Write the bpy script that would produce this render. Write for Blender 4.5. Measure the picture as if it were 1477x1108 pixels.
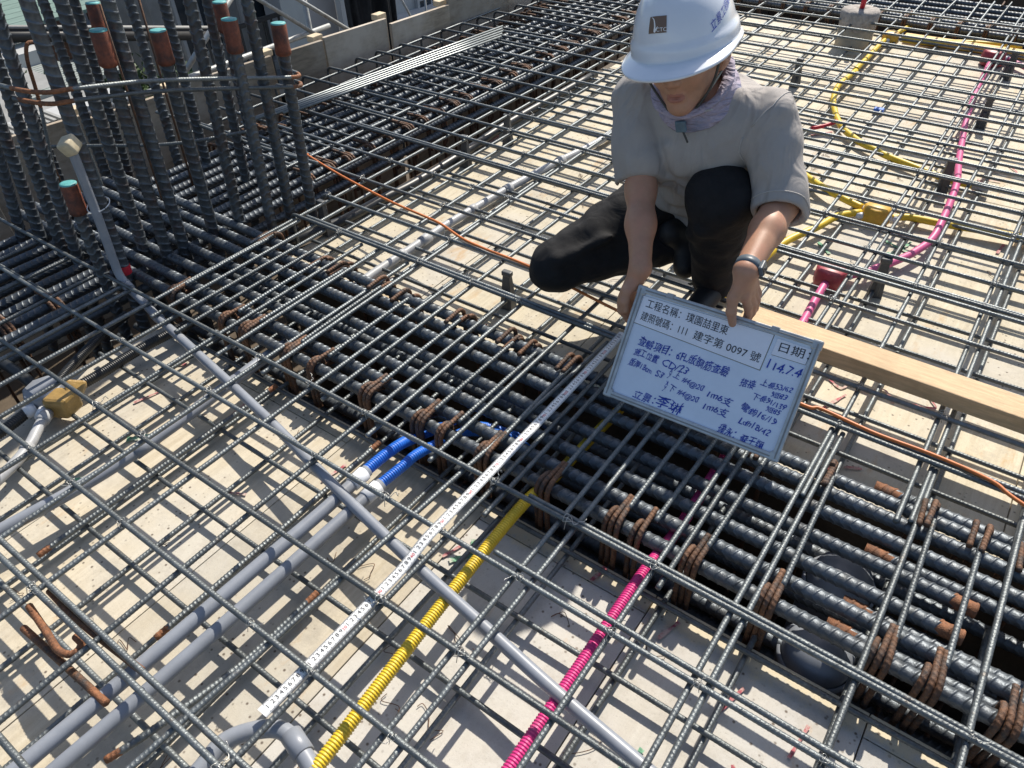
import bpy, math, random
import numpy as np
from mathutils import Matrix, Vector
random.seed(7); RNG = np.random.default_rng(7)
S = bpy.context.scene
COL = S.collection
for o in list(bpy.data.objects): bpy.data.objects.remove(o)

# ------------------------------------------------------------------ camera, sky, sun, exposure
cam_d = bpy.data.cameras.new('camera'); cam = bpy.data.objects.new('camera', cam_d); COL.objects.link(cam)
cam_d.sensor_width = 36.0; cam_d.lens = 25.85; cam_d.clip_start = 0.05; cam_d.clip_end = 500
RX = Vector((0.8118, 0.58313, -0.03058)); RY = Vector((0.36813, -0.55174, -0.74837)); RZ = Vector((-0.45327, 0.59627, -0.66257))
m = Matrix(((RX.x, -RY.x, -RZ.x), (RX.y, -RY.y, -RZ.y), (RX.z, -RY.z, -RZ.z))).to_4x4()
m.translation = Vector((0.746, -0.211, 1.296)); cam.matrix_world = m
S.camera = cam
SUN_DIR = Vector((-0.15, 0.93, 1.0)).normalized()          # towards the sun
elev = math.asin(SUN_DIR.z); azim = math.atan2(SUN_DIR.x, SUN_DIR.y)
W = bpy.data.worlds.new('World'); S.world = W; W.use_nodes = True
wn = W.node_tree.nodes; bg = wn['Background']
sky = wn.new('ShaderNodeTexSky'); sky.sky_type = 'NISHITA'; sky.sun_disc = False
sky.sun_elevation = elev; sky.sun_rotation = azim; sky.air_density = 1.0; sky.dust_density = 1.5
W.node_tree.links.new(sky.outputs[0], bg.inputs[0]); bg.inputs[1].default_value = 0.105
sl = bpy.data.lights.new('sun', 'SUN'); sl.energy = 4.6; sl.angle = math.radians(0.6); sl.color = (1.0, 0.93, 0.82)
so = bpy.data.objects.new('sun', sl); COL.objects.link(so); so.rotation_euler = SUN_DIR.to_track_quat('Z', 'Y').to_euler()
S.view_settings.view_transform = 'Standard'; S.view_settings.look = 'None'
S.view_settings.exposure = 0.4; S.view_settings.gamma = 1.0

# ------------------------------------------------------------------ materials
MATS = {}
def mat(name, col, rough=0.5, metal=0.0, var=0.25, scale=30.0, col2=None, mix=(0.45, 0.62), bump=0.0, bscale=200.0, spec=0.5, objrand=0.0, stretch=None, coat=0.0, rvar=0.0):
    M = bpy.data.materials.new(name); M.use_nodes = True; N = M.node_tree.nodes; L = M.node_tree.links
    b = N['Principled BSDF']
    b.inputs['Roughness'].default_value = rough; b.inputs['Metallic'].default_value = metal
    b.inputs['Specular IOR Level'].default_value = spec; b.inputs['Coat Weight'].default_value = coat
    geo = N.new('ShaderNodeNewGeometry'); pos = geo.outputs['Position']
    if stretch:
        mp = N.new('ShaderNodeMapping'); mp.inputs['Scale'].default_value = stretch; L.new(pos, mp.inputs[0]); pos = mp.outputs[0]
    nz = N.new('ShaderNodeTexNoise'); nz.inputs['Scale'].default_value = scale; nz.inputs['Detail'].default_value = 6; nz.inputs['Roughness'].default_value = 0.65
    L.new(pos, nz.inputs['Vector'])
    cr = N.new('ShaderNodeValToRGB'); e = cr.color_ramp.elements
    lo = tuple(max(0, c*(1-var)) for c in col); hi = tuple(min(1, c*(1+var)) for c in col)
    e[0].position = 0.3; e[0].color = (*lo, 1); e[1].position = 0.7; e[1].color = (*hi, 1)
    L.new(nz.outputs['Fac'], cr.inputs[0]); out = cr.outputs[0]
    if col2:
        n2 = N.new('ShaderNodeTexNoise'); n2.inputs['Scale'].default_value = scale*0.37; n2.inputs['Detail'].default_value = 7; n2.inputs['Roughness'].default_value = 0.7
        L.new(geo.outputs['Position'], n2.inputs['Vector'])
        mr = N.new('ShaderNodeMapRange'); mr.inputs['From Min'].default_value = mix[0]; mr.inputs['From Max'].default_value = mix[1]
        L.new(n2.outputs['Fac'], mr.inputs['Value'])
        mx = N.new('ShaderNodeMix'); mx.data_type = 'RGBA'; L.new(mr.outputs[0], mx.inputs['Factor']); L.new(out, mx.inputs['A']); mx.inputs['B'].default_value = (*col2, 1); out = mx.outputs['Result']
    if objrand:
        oi = N.new('ShaderNodeObjectInfo'); hs = N.new('ShaderNodeHueSaturation'); mr2 = N.new('ShaderNodeMapRange')
        mr2.inputs['To Min'].default_value = 1-objrand; mr2.inputs['To Max'].default_value = 1+objrand
        L.new(oi.outputs['Random'], mr2.inputs['Value']); L.new(mr2.outputs[0], hs.inputs['Value']); L.new(out, hs.inputs['Color']); out = hs.outputs[0]
    L.new(out, b.inputs['Base Color'])
    if rvar:
        mr3 = N.new('ShaderNodeMapRange'); mr3.inputs['To Min'].default_value = rough-rvar; mr3.inputs['To Max'].default_value = rough+rvar
        L.new(nz.outputs['Fac'], mr3.inputs['Value']); L.new(mr3.outputs[0], b.inputs['Roughness'])
    if bump:
        n3 = N.new('ShaderNodeTexNoise'); n3.inputs['Scale'].default_value = bscale; n3.inputs['Detail'].default_value = 4
        L.new(pos, n3.inputs['Vector'])
        bp = N.new('ShaderNodeBump'); bp.inputs['Strength'].default_value = bump; bp.inputs['Distance'].default_value = 0.004
        L.new(n3.outputs['Fac'], bp.inputs['Height']); L.new(bp.outputs[0], b.inputs['Normal'])
    MATS[name] = M
    return M
mat('rebar', (0.145, 0.16, 0.165), 0.45, 0.6, 0.3, 60, col2=(0.13, 0.10, 0.075), mix=(0.60, 0.78), bump=0.3, bscale=400, objrand=0.25, rvar=0.12)
mat('mainbar', (0.105, 0.12, 0.135), 0.46, 0.55, 0.3, 40, col2=(0.10, 0.10, 0.10), mix=(0.5, 0.75), bump=0.25, bscale=300, objrand=0.15, rvar=0.12)
mat('columnbar', (0.10, 0.115, 0.13), 0.46, 0.5, 0.3, 40, col2=(0.11, 0.07, 0.06), mix=(0.52, 0.72), bump=0.3, bscale=300, objrand=0.15, rvar=0.1)
mat('rust', (0.15, 0.075, 0.04), 0.62, 0.25, 0.4, 90, col2=(0.06, 0.05, 0.045), mix=(0.45, 0.65), bump=0.5, bscale=500, objrand=0.25)
mat('rust_bright', (0.26, 0.11, 0.05), 0.7, 0.15, 0.4, 90, col2=(0.12, 0.06, 0.035), mix=(0.45, 0.65), bump=0.5, bscale=500)
mat('coupler', (0.21, 0.065, 0.035), 0.62, 0.25, 0.35, 60, col2=(0.09, 0.04, 0.03), bump=0.3, bscale=300)
mat('teal_cap', (0.10, 0.36, 0.36), 0.5, 0, 0.2, 60)
mat('wire', (0.42, 0.42, 0.40), 0.35, 0.7, 0.2, 100)
mat('bright_rod', (0.24, 0.26, 0.26), 0.4, 0.8, 0.15, 60)
mat('pvc_grey', (0.235, 0.255, 0.29), 0.38, 0, 0.1, 20, col2=(0.33, 0.33, 0.33), mix=(0.55, 0.8), objrand=0.06)
mat('pvc_light', (0.40, 0.41, 0.42), 0.45, 0, 0.12, 25, col2=(0.30, 0.285, 0.26), mix=(0.55, 0.75))
mat('pvc_white', (0.72, 0.74, 0.76), 0.4, 0, 0.08, 30)
mat('corr_yellow', (0.72, 0.50, 0.03), 0.42, 0, 0.12, 30, col2=(0.5, 0.38, 0.1), mix=(0.58, 0.8))
mat('corr_magenta', (0.62, 0.035, 0.20), 0.4, 0, 0.12, 30, col2=(0.5, 0.12, 0.22), mix=(0.58, 0.8))
mat('pink_pipe', (0.60, 0.10, 0.26), 0.45, 0, 0.12, 30, col2=(0.45, 0.2, 0.26), mix=(0.58, 0.8))
mat('corr_blue', (0.02, 0.15, 0.62), 0.4, 0, 0.12, 30)
mat('corr_black', (0.018, 0.02, 0.022), 0.4, 0, 0.2, 30, col2=(0.06, 0.06, 0.055), mix=(0.55, 0.75))
mat('box_red', (0.40, 0.05, 0.07), 0.45, 0, 0.2, 30, col2=(0.42, 0.16, 0.15), mix=(0.55, 0.75))
mat('box_yellow', (0.62, 0.36, 0.04), 0.45, 0, 0.2, 30, col2=(0.5, 0.3, 0.1), mix=(0.55, 0.75))
mat('tape_brown', (0.36, 0.23, 0.075), 0.3, 0, 0.2, 40, bump=0.6, bscale=60)
mat('beige_tape', (0.55, 0.47, 0.32), 0.5, 0, 0.2, 40)
mat('red_paint', (0.55, 0.02, 0.04), 0.5, 0, 0.15, 40)
mat('chair_plastic', (0.075, 0.08, 0.085), 0.5, 0, 0.2, 40, col2=(0.12, 0.12, 0.11), mix=(0.5, 0.7))
mat('orange_cable', (0.56, 0.16, 0.035), 0.45, 0, 0.2, 40)
mat('tape_white', (0.78, 0.79, 0.78), 0.3, 0, 0.08, 40, coat=0.3)
mat('ink_black', (0.02, 0.02, 0.025), 0.5, 0, 0.05, 40)
mat('ink_red', (0.60, 0.03, 0.04), 0.5, 0, 0.05, 40)
mat('ink_blue', (0.01, 0.045, 0.40), 0.45, 0, 0.2, 60)
mat('board_white', (0.72, 0.80, 0.92), 0.28, 0, 0.05, 12, coat=0.2)
mat('label_paper', (0.86, 0.88, 0.95), 0.4, 0, 0.04, 20)
mat('label_edge', (0.20, 0.20, 0.17), 0.6, 0, 0.3, 90)
mat('alu', (0.50, 0.52, 0.53), 0.42, 0.5, 0.15, 30, col2=(0.36, 0.37, 0.36), mix=(0.5, 0.7))
mat('plank', (0.56, 0.39, 0.22), 0.65, 0, 0.22, 9, col2=(0.40, 0.27, 0.14), mix=(0.5, 0.72), bump=0.3, bscale=60, stretch=(1.5, 14, 14))
mat('form_ply', (0.34, 0.275, 0.20), 0.7, 0, 0.3, 7, col2=(0.50, 0.44, 0.36), mix=(0.45, 0.66), bump=0.3, bscale=80, stretch=(6, 1.5, 9), objrand=0.22)
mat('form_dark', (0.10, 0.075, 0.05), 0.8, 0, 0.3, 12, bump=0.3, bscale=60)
mat('form_top', (0.62, 0.50, 0.33), 0.7, 0, 0.2, 20)
mat('cardboard', (0.46, 0.39, 0.28), 0.8, 0, 0.2, 20, bump=0.3)
mat('cement', (0.34, 0.31, 0.28), 0.85, 0, 0.35, 40, bump=0.8, bscale=60)
mat('skin', (0.47, 0.255, 0.16), 0.48, 0, 0.10, 45, col2=(0.50, 0.245, 0.16), mix=(0.45, 0.7), bump=0.12, bscale=500)
MATS['skin'].node_tree.nodes['Principled BSDF'].inputs['Subsurface Weight'].default_value = 0.12
MATS['skin'].node_tree.nodes['Principled BSDF'].inputs['Subsurface Radius'].default_value = (0.012, 0.005, 0.003)
mat('lip', (0.37, 0.155, 0.115), 0.42, 0, 0.1, 60)
mat('shirt', (0.37, 0.345, 0.325), 0.85, 0, 0.05, 25, bump=0.22, bscale=900)
mat('shirt_seam', (0.46, 0.44, 0.42), 0.85, 0, 0.05, 25)
mat('trouser', (0.016, 0.016, 0.0175), 0.85, 0, 0.25, 25, bump=0.25, bscale=700, spec=0.25)
mat('shoe', (0.012, 0.012, 0.013), 0.6, 0, 0.3, 40)
mat('sole', (0.03, 0.03, 0.03), 0.7, 0, 0.3, 40)
mat('hair', (0.012, 0.010, 0.009), 0.5, 0, 0.3, 200, bump=0.6, bscale=500)
mat('helmet', (0.74, 0.78, 0.84), 0.22, 0, 0.03, 15, coat=0.4)
mat('logo_brown', (0.16, 0.10, 0.07), 0.4, 0, 0.06, 40)
mat('logo_white', (0.85, 0.85, 0.85), 0.4, 0, 0.03, 40)
mat('strap', (0.055, 0.055, 0.05), 0.6, 0, 0.2, 60)
mat('strap_grey', (0.30, 0.30, 0.25), 0.6, 0, 0.2, 60)
mat('buckle', (0.10, 0.16, 0.20), 0.4, 0, 0.2, 60)
mat('gaiter', (0.40, 0.35, 0.43), 0.85, 0, 0.25, 30, col2=(0.22, 0.24, 0.34), mix=(0.5, 0.68), stretch=(4, 4, 26))
mat('watch', (0.09, 0.115, 0.14), 0.42, 0, 0.1, 40)
mat('watch_glass', (0.02, 0.02, 0.025), 0.08, 0, 0.1, 40, coat=0.6)
mat('scaffold', (0.34, 0.35, 0.34), 0.5, 0.4, 0.25, 20, col2=(0.22, 0.17, 0.13), mix=(0.58, 0.75))
mat('conc_wall', (0.30, 0.305, 0.30), 0.85, 0, 0.15, 3, col2=(0.22, 0.22, 0.21), mix=(0.45, 0.65))
mat('conc_pale', (0.42, 0.43, 0.43), 0.85, 0, 0.12, 3)
mat('tile_brown', (0.22, 0.125, 0.085), 0.75, 0, 0.15, 8, col2=(0.17, 0.10, 0.07))
mat('roof_pale', (0.27, 0.30, 0.28), 0.75, 0, 0.15, 5, stretch=(1, 9, 1))
mat('roof_green', (0.16, 0.24, 0.21), 0.75, 0, 0.2, 5, stretch=(9, 1, 1))
mat('glass_dark', (0.03, 0.04, 0.05), 0.15, 0, 0.2, 3)
mat('frame_dark', (0.06, 0.06, 0.06), 0.5, 0.3, 0.2, 10)
mat('netting', (0.012, 0.014, 0.016), 0.75, 0, 0.5, 12, col2=(0.04, 0.045, 0.05), mix=(0.5, 0.7), stretch=(1, 8, 0.6))
mat('leaf', (0.03, 0.065, 0.022), 0.6, 0, 0.5, 3, col2=(0.08, 0.13, 0.035), mix=(0.45, 0.65), objrand=0.2)
mat('bark', (0.10, 0.075, 0.05), 0.9, 0, 0.3, 20)
mat('street', (0.07, 0.07, 0.07), 0.9, 0, 0.3, 2)
mat('paint_red', (0.40, 0.09, 0.11), 0.8, 0, 0.5, 120, col2=(0.52, 0.40, 0.34), mix=(0.44, 0.58))
mat('paint_green', (0.16, 0.36, 0.22), 0.8, 0, 0.4, 120, col2=(0.5, 0.5, 0.42), mix=(0.48, 0.6))
mat('white_deck', (0.33, 0.33, 0.31), 0.6, 0.1, 0.15, 30)

def deck_material(name, ca, cb, cem, film, stain, crust=False):
    M = bpy.data.materials.new(name); M.use_nodes = True; N = M.node_tree.nodes; L = M.node_tree.links; b = N['Principled BSDF']
    b.inputs['Roughness'].default_value = 0.75
    g = N.new('ShaderNodeNewGeometry'); P = g.outputs['Position']
    def noise(sc, det=6, rough=0.6, vec=None):
        n = N.new('ShaderNodeTexNoise'); n.inputs['Scale'].default_value = sc; n.inputs['Detail'].default_value = det; n.inputs['Roughness'].default_value = rough
        L.new(vec or P, n.inputs['Vector']); return n.outputs['Fac']
    def rng(f, a, c, lo=0.0, hi=1.0):
        r = N.new('ShaderNodeMapRange'); r.inputs['From Min'].default_value = a; r.inputs['From Max'].default_value = c
        r.inputs['To Min'].default_value = lo; r.inputs['To Max'].default_value = hi; L.new(f, r.inputs['Value']); return r.outputs[0]
    def mix(f, A, B):
        x = N.new('ShaderNodeMix'); x.data_type = 'RGBA'
        L.new(f, x.inputs['Factor'])
        for s, v in (('A', A), ('B', B)):
            if isinstance(v, tuple): x.inputs[s].default_value = (*v, 1)
            else: L.new(v, x.inputs[s])
        return x.outputs['Result']
    grain = N.new('ShaderNodeMapping'); grain.inputs['Scale'].default_value = (26, 2.2, 5); L.new(P, grain.inputs[0])
    c = mix(rng(noise(3.0, 8, 0.7, grain.outputs[0]), 0.3, 0.7), ca, cb)
    c = mix(rng(noise(2.2, 6), 0.42-film, 0.62-film), c, cem)             # cement film
    c = mix(rng(noise(9, 8, 0.75), 0.50, 0.74, 0, 0.7), c, (0.33, 0.29, 0.23))  # smudges
    st = N.new('ShaderNodeMapping'); st.inputs['Scale'].default_value = (5.5, 2.0, 4); L.new(P, st.inputs[0])
    c = mix(rng(noise(2.6, 7, 0.7, st.outputs[0]), 0.62-stain, 0.76-stain, 0, 0.7), c, (0.50, 0.31, 0.13))   # rust water stains
    if crust:
        sx = N.new('ShaderNodeSeparateXYZ'); L.new(P, sx.inputs[0]); ad = N.new('ShaderNodeMath'); ad.operation = 'ADD'; L.new(sx.outputs['Y'], ad.inputs[0]); L.new(rng(noise(14, 6, .7), 0, 1, -.09, .09), ad.inputs[1])
        c = mix(rng(ad.outputs[0], .635, .66), c, (0.60, 0.52, 0.37))
    v = N.new('ShaderNodeTexVoronoi'); v.inputs['Scale'].default_value = 55; L.new(P, v.inputs['Vector'])
    dots = N.new('ShaderNodeMath'); dots.operation = 'MULTIPLY'
    L.new(rng(v.outputs['Distance'], 0.10, 0.22, 1, 0), dots.inputs[0]); L.new(rng(noise(4, 3), 0.44, 0.56), dots.inputs[1])
    c = mix(dots.outputs[0], c, (0.13, 0.10, 0.075))
    c = mix(rng(noise(420, 2), 0.62, 0.72, 0, 0.55), c, (0.24, 0.22, 0.19))
    oi = N.new('ShaderNodeObjectInfo'); hs = N.new('ShaderNodeHueSaturation'); L.new(rng(oi.outputs['Random'], 0, 1, 0.88, 1.08), hs.inputs['Value']); L.new(c, hs.inputs['Color'])
    L.new(hs.outputs[0], b.inputs['Base Color'])
    bp = N.new('ShaderNodeBump'); bp.inputs['Strength'].default_value = 0.25; bp.inputs['Distance'].default_value = 0.003
    L.new(noise(90, 6), bp.inputs['Height']); L.new(bp.outputs[0], b.inputs['Normal'])
    MATS[name] = M
deck_material('deck', (0.47, 0.40, 0.285), (0.63, 0.565, 0.44), (0.53, 0.495, 0.42), 0.0, 0.0)
deck_material('deck_grey', (0.46, 0.42, 0.35), (0.56, 0.53, 0.46), (0.50, 0.48, 0.44), 0.12, 0.0, True)
deck_material('deck_far', (0.50, 0.43, 0.30), (0.66, 0.60, 0.46), (0.56, 0.52, 0.44), -0.02, 0.055)

def cloth_relief(name, sc, dist, stretch, strength=.8):
    M = MATS[name]; N = M.node_tree.nodes; L = M.node_tree.links; b = N['Principled BSDF']; g = N.new('ShaderNodeNewGeometry'); mp = N.new('ShaderNodeMapping'); mp.inputs['Scale'].default_value = stretch; mp.inputs['Rotation'].default_value = (.5, .3, .6)
    L.new(g.outputs['Position'], mp.inputs[0]); n = N.new('ShaderNodeTexNoise'); n.inputs['Scale'].default_value = sc; n.inputs['Detail'].default_value = 2.5; n.inputs['Distortion'].default_value = 1.2; L.new(mp.outputs[0], n.inputs['Vector'])
    bp = N.new('ShaderNodeBump'); bp.inputs['Strength'].default_value = strength; bp.inputs['Distance'].default_value = dist; L.new(n.outputs['Fac'], bp.inputs['Height'])
    if b.inputs['Normal'].links: L.new(b.inputs['Normal'].links[0].from_socket, bp.inputs['Normal'])
    L.new(bp.outputs[0], b.inputs['Normal'])
cloth_relief('shirt', 9, .022, (1.6, 1.0, .55)); cloth_relief('trouser', 11, .012, (1, 1, 1.8), .5); cloth_relief('gaiter', 16, .02, (1, 1, 3))

# ------------------------------------------------------------------ helpers
def link(o, parent=None):
    COL.objects.link(o)
    if parent is not None: o.parent = parent
    return o
def tag(o, label, cat, group=None, kind=None):
    if label: o['label'] = label
    if cat: o['category'] = cat
    if group: o['group'] = group
    if kind: o['kind'] = kind
    return o
def empty(name, loc=(0, 0, 0)):
    e = bpy.data.objects.new(name, None); e.location = loc; e.empty_display_size = 0.05; COL.objects.link(e); return e
def mesh_np(name, V, F, smooth=True, mats=None, midx=None):
    V = np.asarray(V, np.float32).reshape(-1, 3); F = np.asarray(F, np.int32); k = F.shape[1]; n = len(F)
    me = bpy.data.meshes.new(name); me.vertices.add(len(V)); me.vertices.foreach_set('co', V.ravel())
    me.loops.add(n*k); me.loops.foreach_set('vertex_index', F.ravel())
    me.polygons.add(n); me.polygons.foreach_set('loop_start', np.arange(0, n*k, k, dtype=np.int32))
    if smooth: me.polygons.foreach_set('use_smooth', np.ones(n, bool))
    for mm in ([mats] if isinstance(mats, str) else (mats or [])): me.materials.append(MATS[mm])
    if midx is not None: me.polygons.foreach_set('material_index', np.asarray(midx, np.int32))
    me.update(calc_edges=True); me.validate(); return me
def mesh_py(name, V, F, mats=None, smooth=False):
    me = bpy.data.meshes.new(name); me.from_pydata([tuple(map(float, v)) for v in V], [], [list(map(int, f)) for f in F])
    for mm in ([mats] if isinstance(mats, str) else (mats or [])): me.materials.append(MATS[mm])
    if smooth: me.polygons.foreach_set('use_smooth', np.ones(len(me.polygons), bool))
    me.update(); return me
def obj(name, me, parent=None, loc=None, rotz=None):
    o = bpy.data.objects.new(name, me); link(o, parent)
    if loc is not None: o.location = loc
    if rotz is not None: o.rotation_euler = (0, 0, rotz)
    return o
def box_vf(x0, x1, y0, y1, z0, z1):
    V = [(x0,y0,z0),(x1,y0,z0),(x1,y1,z0),(x0,y1,z0),(x0,y0,z1),(x1,y0,z1),(x1,y1,z1),(x0,y1,z1)]
    F = [(0,3,2,1),(4,5,6,7),(0,1,5,4),(1,2,6,5),(2,3,7,6),(3,0,4,7)]
    return V, F
def box(name, x0, x1, y0, y1, z0, z1, m, parent=None, bevel=0.0):
    V, F = box_vf(x0, x1, y0, y1, z0, z1)
    if bevel:
        V, F = bevel_box(x1-x0, y1-y0, z1-z0, bevel); c = np.array([(x0+x1)/2, (y0+y1)/2, (z0+z1)/2]); V = V + c
    return obj(name, mesh_py(name, V, F, m), parent)
def bevel_box(sx, sy, sz, b):
    # chamfered box centred on the origin
    import bmesh
    bm = bmesh.new(); bmesh.ops.create_cube(bm, size=1)
    for v in bm.verts: v.co = Vector((v.co.x*sx, v.co.y*sy, v.co.z*sz))
    bmesh.ops.bevel(bm, geom=list(bm.edges), offset=b, segments=2, affect='EDGES', profile=0.5)
    bm.verts.index_update(); V = np.array([v.co[:] for v in bm.verts]); F = [[v.index for v in f.verts] for f in bm.faces]; bm.free()
    return V, F
def catmull(P, n=8):
    P = np.asarray(P, float); Q = np.vstack([2*P[0]-P[1], P, 2*P[-1]-P[-2]]); out = []
    for i in range(1, len(Q)-2):
        p0, p1, p2, p3 = Q[i-1:i+3]
        for t in np.linspace(0, 1, n, endpoint=False):
            out.append(0.5*((2*p1)+(-p0+p2)*t+(2*p0-5*p1+4*p2-p3)*t*t+(-p0+3*p1-3*p2+p3)*t**3))
    out.append(P[-1]); return np.array(out)
def sweep_vf(path, r, n=8, ribs=None, lug=0.0, caps=True, rfun=None, twist0=0.0):
    """tube along a polyline; ribs=(pitch, height, shear, profile) gives raised transverse ribs"""
    P = np.asarray(path, float); d = np.linalg.norm(np.diff(P, axis=0), axis=1); s = np.concatenate([[0], np.cumsum(d)])
    Lt = s[-1]
    if ribs:
        pitch, h, shear = ribs[:3]; prof = ribs[3] if len(ribs) > 3 else ((0.0, 0), (0.52, 0), (0.64, 1), (0.86, 1))
        k = max(1, int(Lt/pitch)); ss = []; hh = []
        for i in range(k):
            for a, b in prof: ss.append((i+a)*Lt/k); hh.append(b*h)
        ss.append(Lt); hh.append(0.0); ss = np.array(ss); hh = np.array(hh)
    else:
        ss = s; hh = np.zeros(len(s)); shear = 0
    C = np.stack([np.interp(ss, s, P[:, i]) for i in range(3)], 1)
    T = np.gradient(C, axis=0) if len(C) > 1 else None
    T /= np.linalg.norm(T, axis=1)[:, None]
    a = np.array([0, 0, 1.0]) if abs(T[0][2]) < 0.9 else np.array([1.0, 0, 0])
    U = np.zeros_like(C); u = np.cross(T[0], a); u /= np.linalg.norm(u); U[0] = u
    for i in range(1, len(C)):
        u = u - T[i]*(u@T[i]); u /= math.sqrt(u@u); U[i] = u
    Vv = np.cross(T, U)
    th = np.linspace(0, 2*np.pi, n, endpoint=False)+twist0
    rr = np.full(len(C), r) if rfun is None else rfun(ss)
    lg = lug*(np.abs(np.cos(th)) > 0.97)
    R = rr[:, None]+np.maximum(hh[:, None]*(np.abs(np.cos(th)) < 0.985)[None, :], lg[None, :])
    off = shear*np.abs(np.sin(th))*np.sign(np.sin(th))*np.cos(th)*2
    off = shear*np.cos(th)*np.where(np.sin(th) >= 0, 1, -1)
    if not ribs: off = off*0
    env = np.clip(np.minimum(ss, Lt-ss)/.03, 0, 1)
    V = C[:, None, :]+U[:, None, :]*(R*np.cos(th))[:, :, None]+Vv[:, None, :]*(R*np.sin(th))[:, :, None]+T[:, None, :]*(env[:, None]*off[None, :])[:, :, None]
    V = V.reshape(-1, 3); m_ = len(C)
    i, j = np.meshgrid(np.arange(m_-1), np.arange(n), indexing='ij'); j2 = (j+1) % n
    F = np.stack([i*n+j, i*n+j2, (i+1)*n+j2, (i+1)*n+j], -1).reshape(-1, 4)
    if caps:
        V = np.vstack([V, C[0], C[-1]]); b0 = m_*n
        jj = np.arange(0, n, 2)
        c0 = np.stack([np.full(len(jj), b0), (jj+2) % n, (jj+1) % n, jj], 1)
        e = (m_-1)*n
        c1 = np.stack([np.full(len(jj), b0+1), e+jj, e+(jj+1) % n, e+(jj+2) % n], 1)
        F = np.vstack([F, c0, c1])
    return V, F
def tube(name, path, r, m, parent=None, n=8, ribs=None, lug=0.0, rfun=None):
    V, F = sweep_vf(path, r, n, ribs, lug, True, rfun)
    return obj(name, mesh_np(name, V, F, True, m), parent)
def joinvf(parts):
    Vs, Fs, o = [], [], 0
    for V, F in parts:
        Vs.append(np.asarray(V, float)); Fs.append(np.asarray(F)+o); o += len(V)
    return np.vstack(Vs), np.vstack(Fs)
def lathe_vf(prof, n=20):
    th = np.linspace(0, 2*np.pi, n, endpoint=False); V = []; 
    for r, z in prof: V += [(r*math.cos(t), r*math.sin(t), z) for t in th]
    F = []
    for i in range(len(prof)-1):
        for j in range(n): F.append((i*n+j, i*n+(j+1) % n, (i+1)*n+(j+1) % n, (i+1)*n+j))
    return np.array(V), np.array(F)
def text_vf(body, size=1.0, shear=0.0):
    cu = bpy.data.curves.new('t', 'FONT'); cu.body = body; cu.size = size; cu.shear = shear; cu.resolution_u = 3
    o = bpy.data.objects.new('t', cu); COL.objects.link(o)
    me = bpy.data.meshes.new_from_object(o.evaluated_get(bpy.context.evaluated_depsgraph_get()))
    V = np.array([v.co[:] for v in me.vertices]).reshape(-1, 3); me.calc_loop_triangles()
    F = np.array([t.vertices[:] for t in me.loop_triangles]).reshape(-1, 3)
    bpy.data.objects.remove(o); bpy.data.curves.remove(cu); bpy.data.meshes.remove(me)
    return V, F
ORD = ['first', 'second', 'third', 'fourth', 'fifth', 'sixth', 'seventh', 'eighth', 'ninth', 'tenth', 'eleventh', 'twelfth', 'thirteenth', 'fourteenth', 'fifteenth', 'sixteenth', 'seventeenth', 'eighteenth', 'nineteenth', 'twentieth', 'twenty-first', 'twenty-second', 'twenty-third', 'twenty-fourth', 'twenty-fifth', 'twenty-sixth', 'twenty-seventh', 'twenty-eighth', 'twenty-ninth', 'thirtieth', 'thirty-first', 'thirty-second', 'thirty-third', 'thirty-fourth', 'thirty-fifth', 'thirty-sixth', 'thirty-seventh', 'thirty-eighth', 'thirty-ninth', 'fortieth']

exec_person = True
# ------------------------------------------------------------------ setting: slab decks, beam troughs, edge form, ground
DZ = -0.15
def deck(name, x0, x1, y0, y1, pw, pl, off):
    V, F = box_vf(x0, x1, y0, y1, DZ-0.05, DZ-0.010)
    d = obj(name, mesh_py(name, V, F, 'form_dark')); d['kind'] = 'structure'
    cache = {}; x = x0; i = 0
    while x < x1-1e-6:
        w = min(pw, x1-x); y = y0-(off*(i % 2)); 
        while y < y1-1e-6:
            a, b = max(y, y0), min(y+pl, y1)
            if b-a > 0.02:
                dm_ = 'deck_far' if 'far' in name else ('deck_grey' if x > -.1 else 'deck'); key = (round(w, 3), round(b-a, 3), dm_)
                if key not in cache:
                    VV, FF = bevel_box(w-0.0025, b-a-0.0025, 0.011, 0.0012); cache[key] = mesh_py('panel', VV, FF, dm_)
                o = obj('panel', cache[key], d, (x+w/2, (a+b)/2, DZ-0.0055+random.uniform(-0.0012, 0.0))); 
                o.rotation_euler = (random.uniform(-.001, .001), random.uniform(-.001, .001), 0)
            y += pl
        x += pw; i += 1
    return d
near_deck = deck('near_slab_deck', -1.40, 2.3, -1.3, 0.695, 0.46, 1.22, 0.5)
far_deck = deck('far_slab_deck', -1.37, 2.6, 1.19, 4.97, 0.60, 1.22, 0.61)

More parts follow.
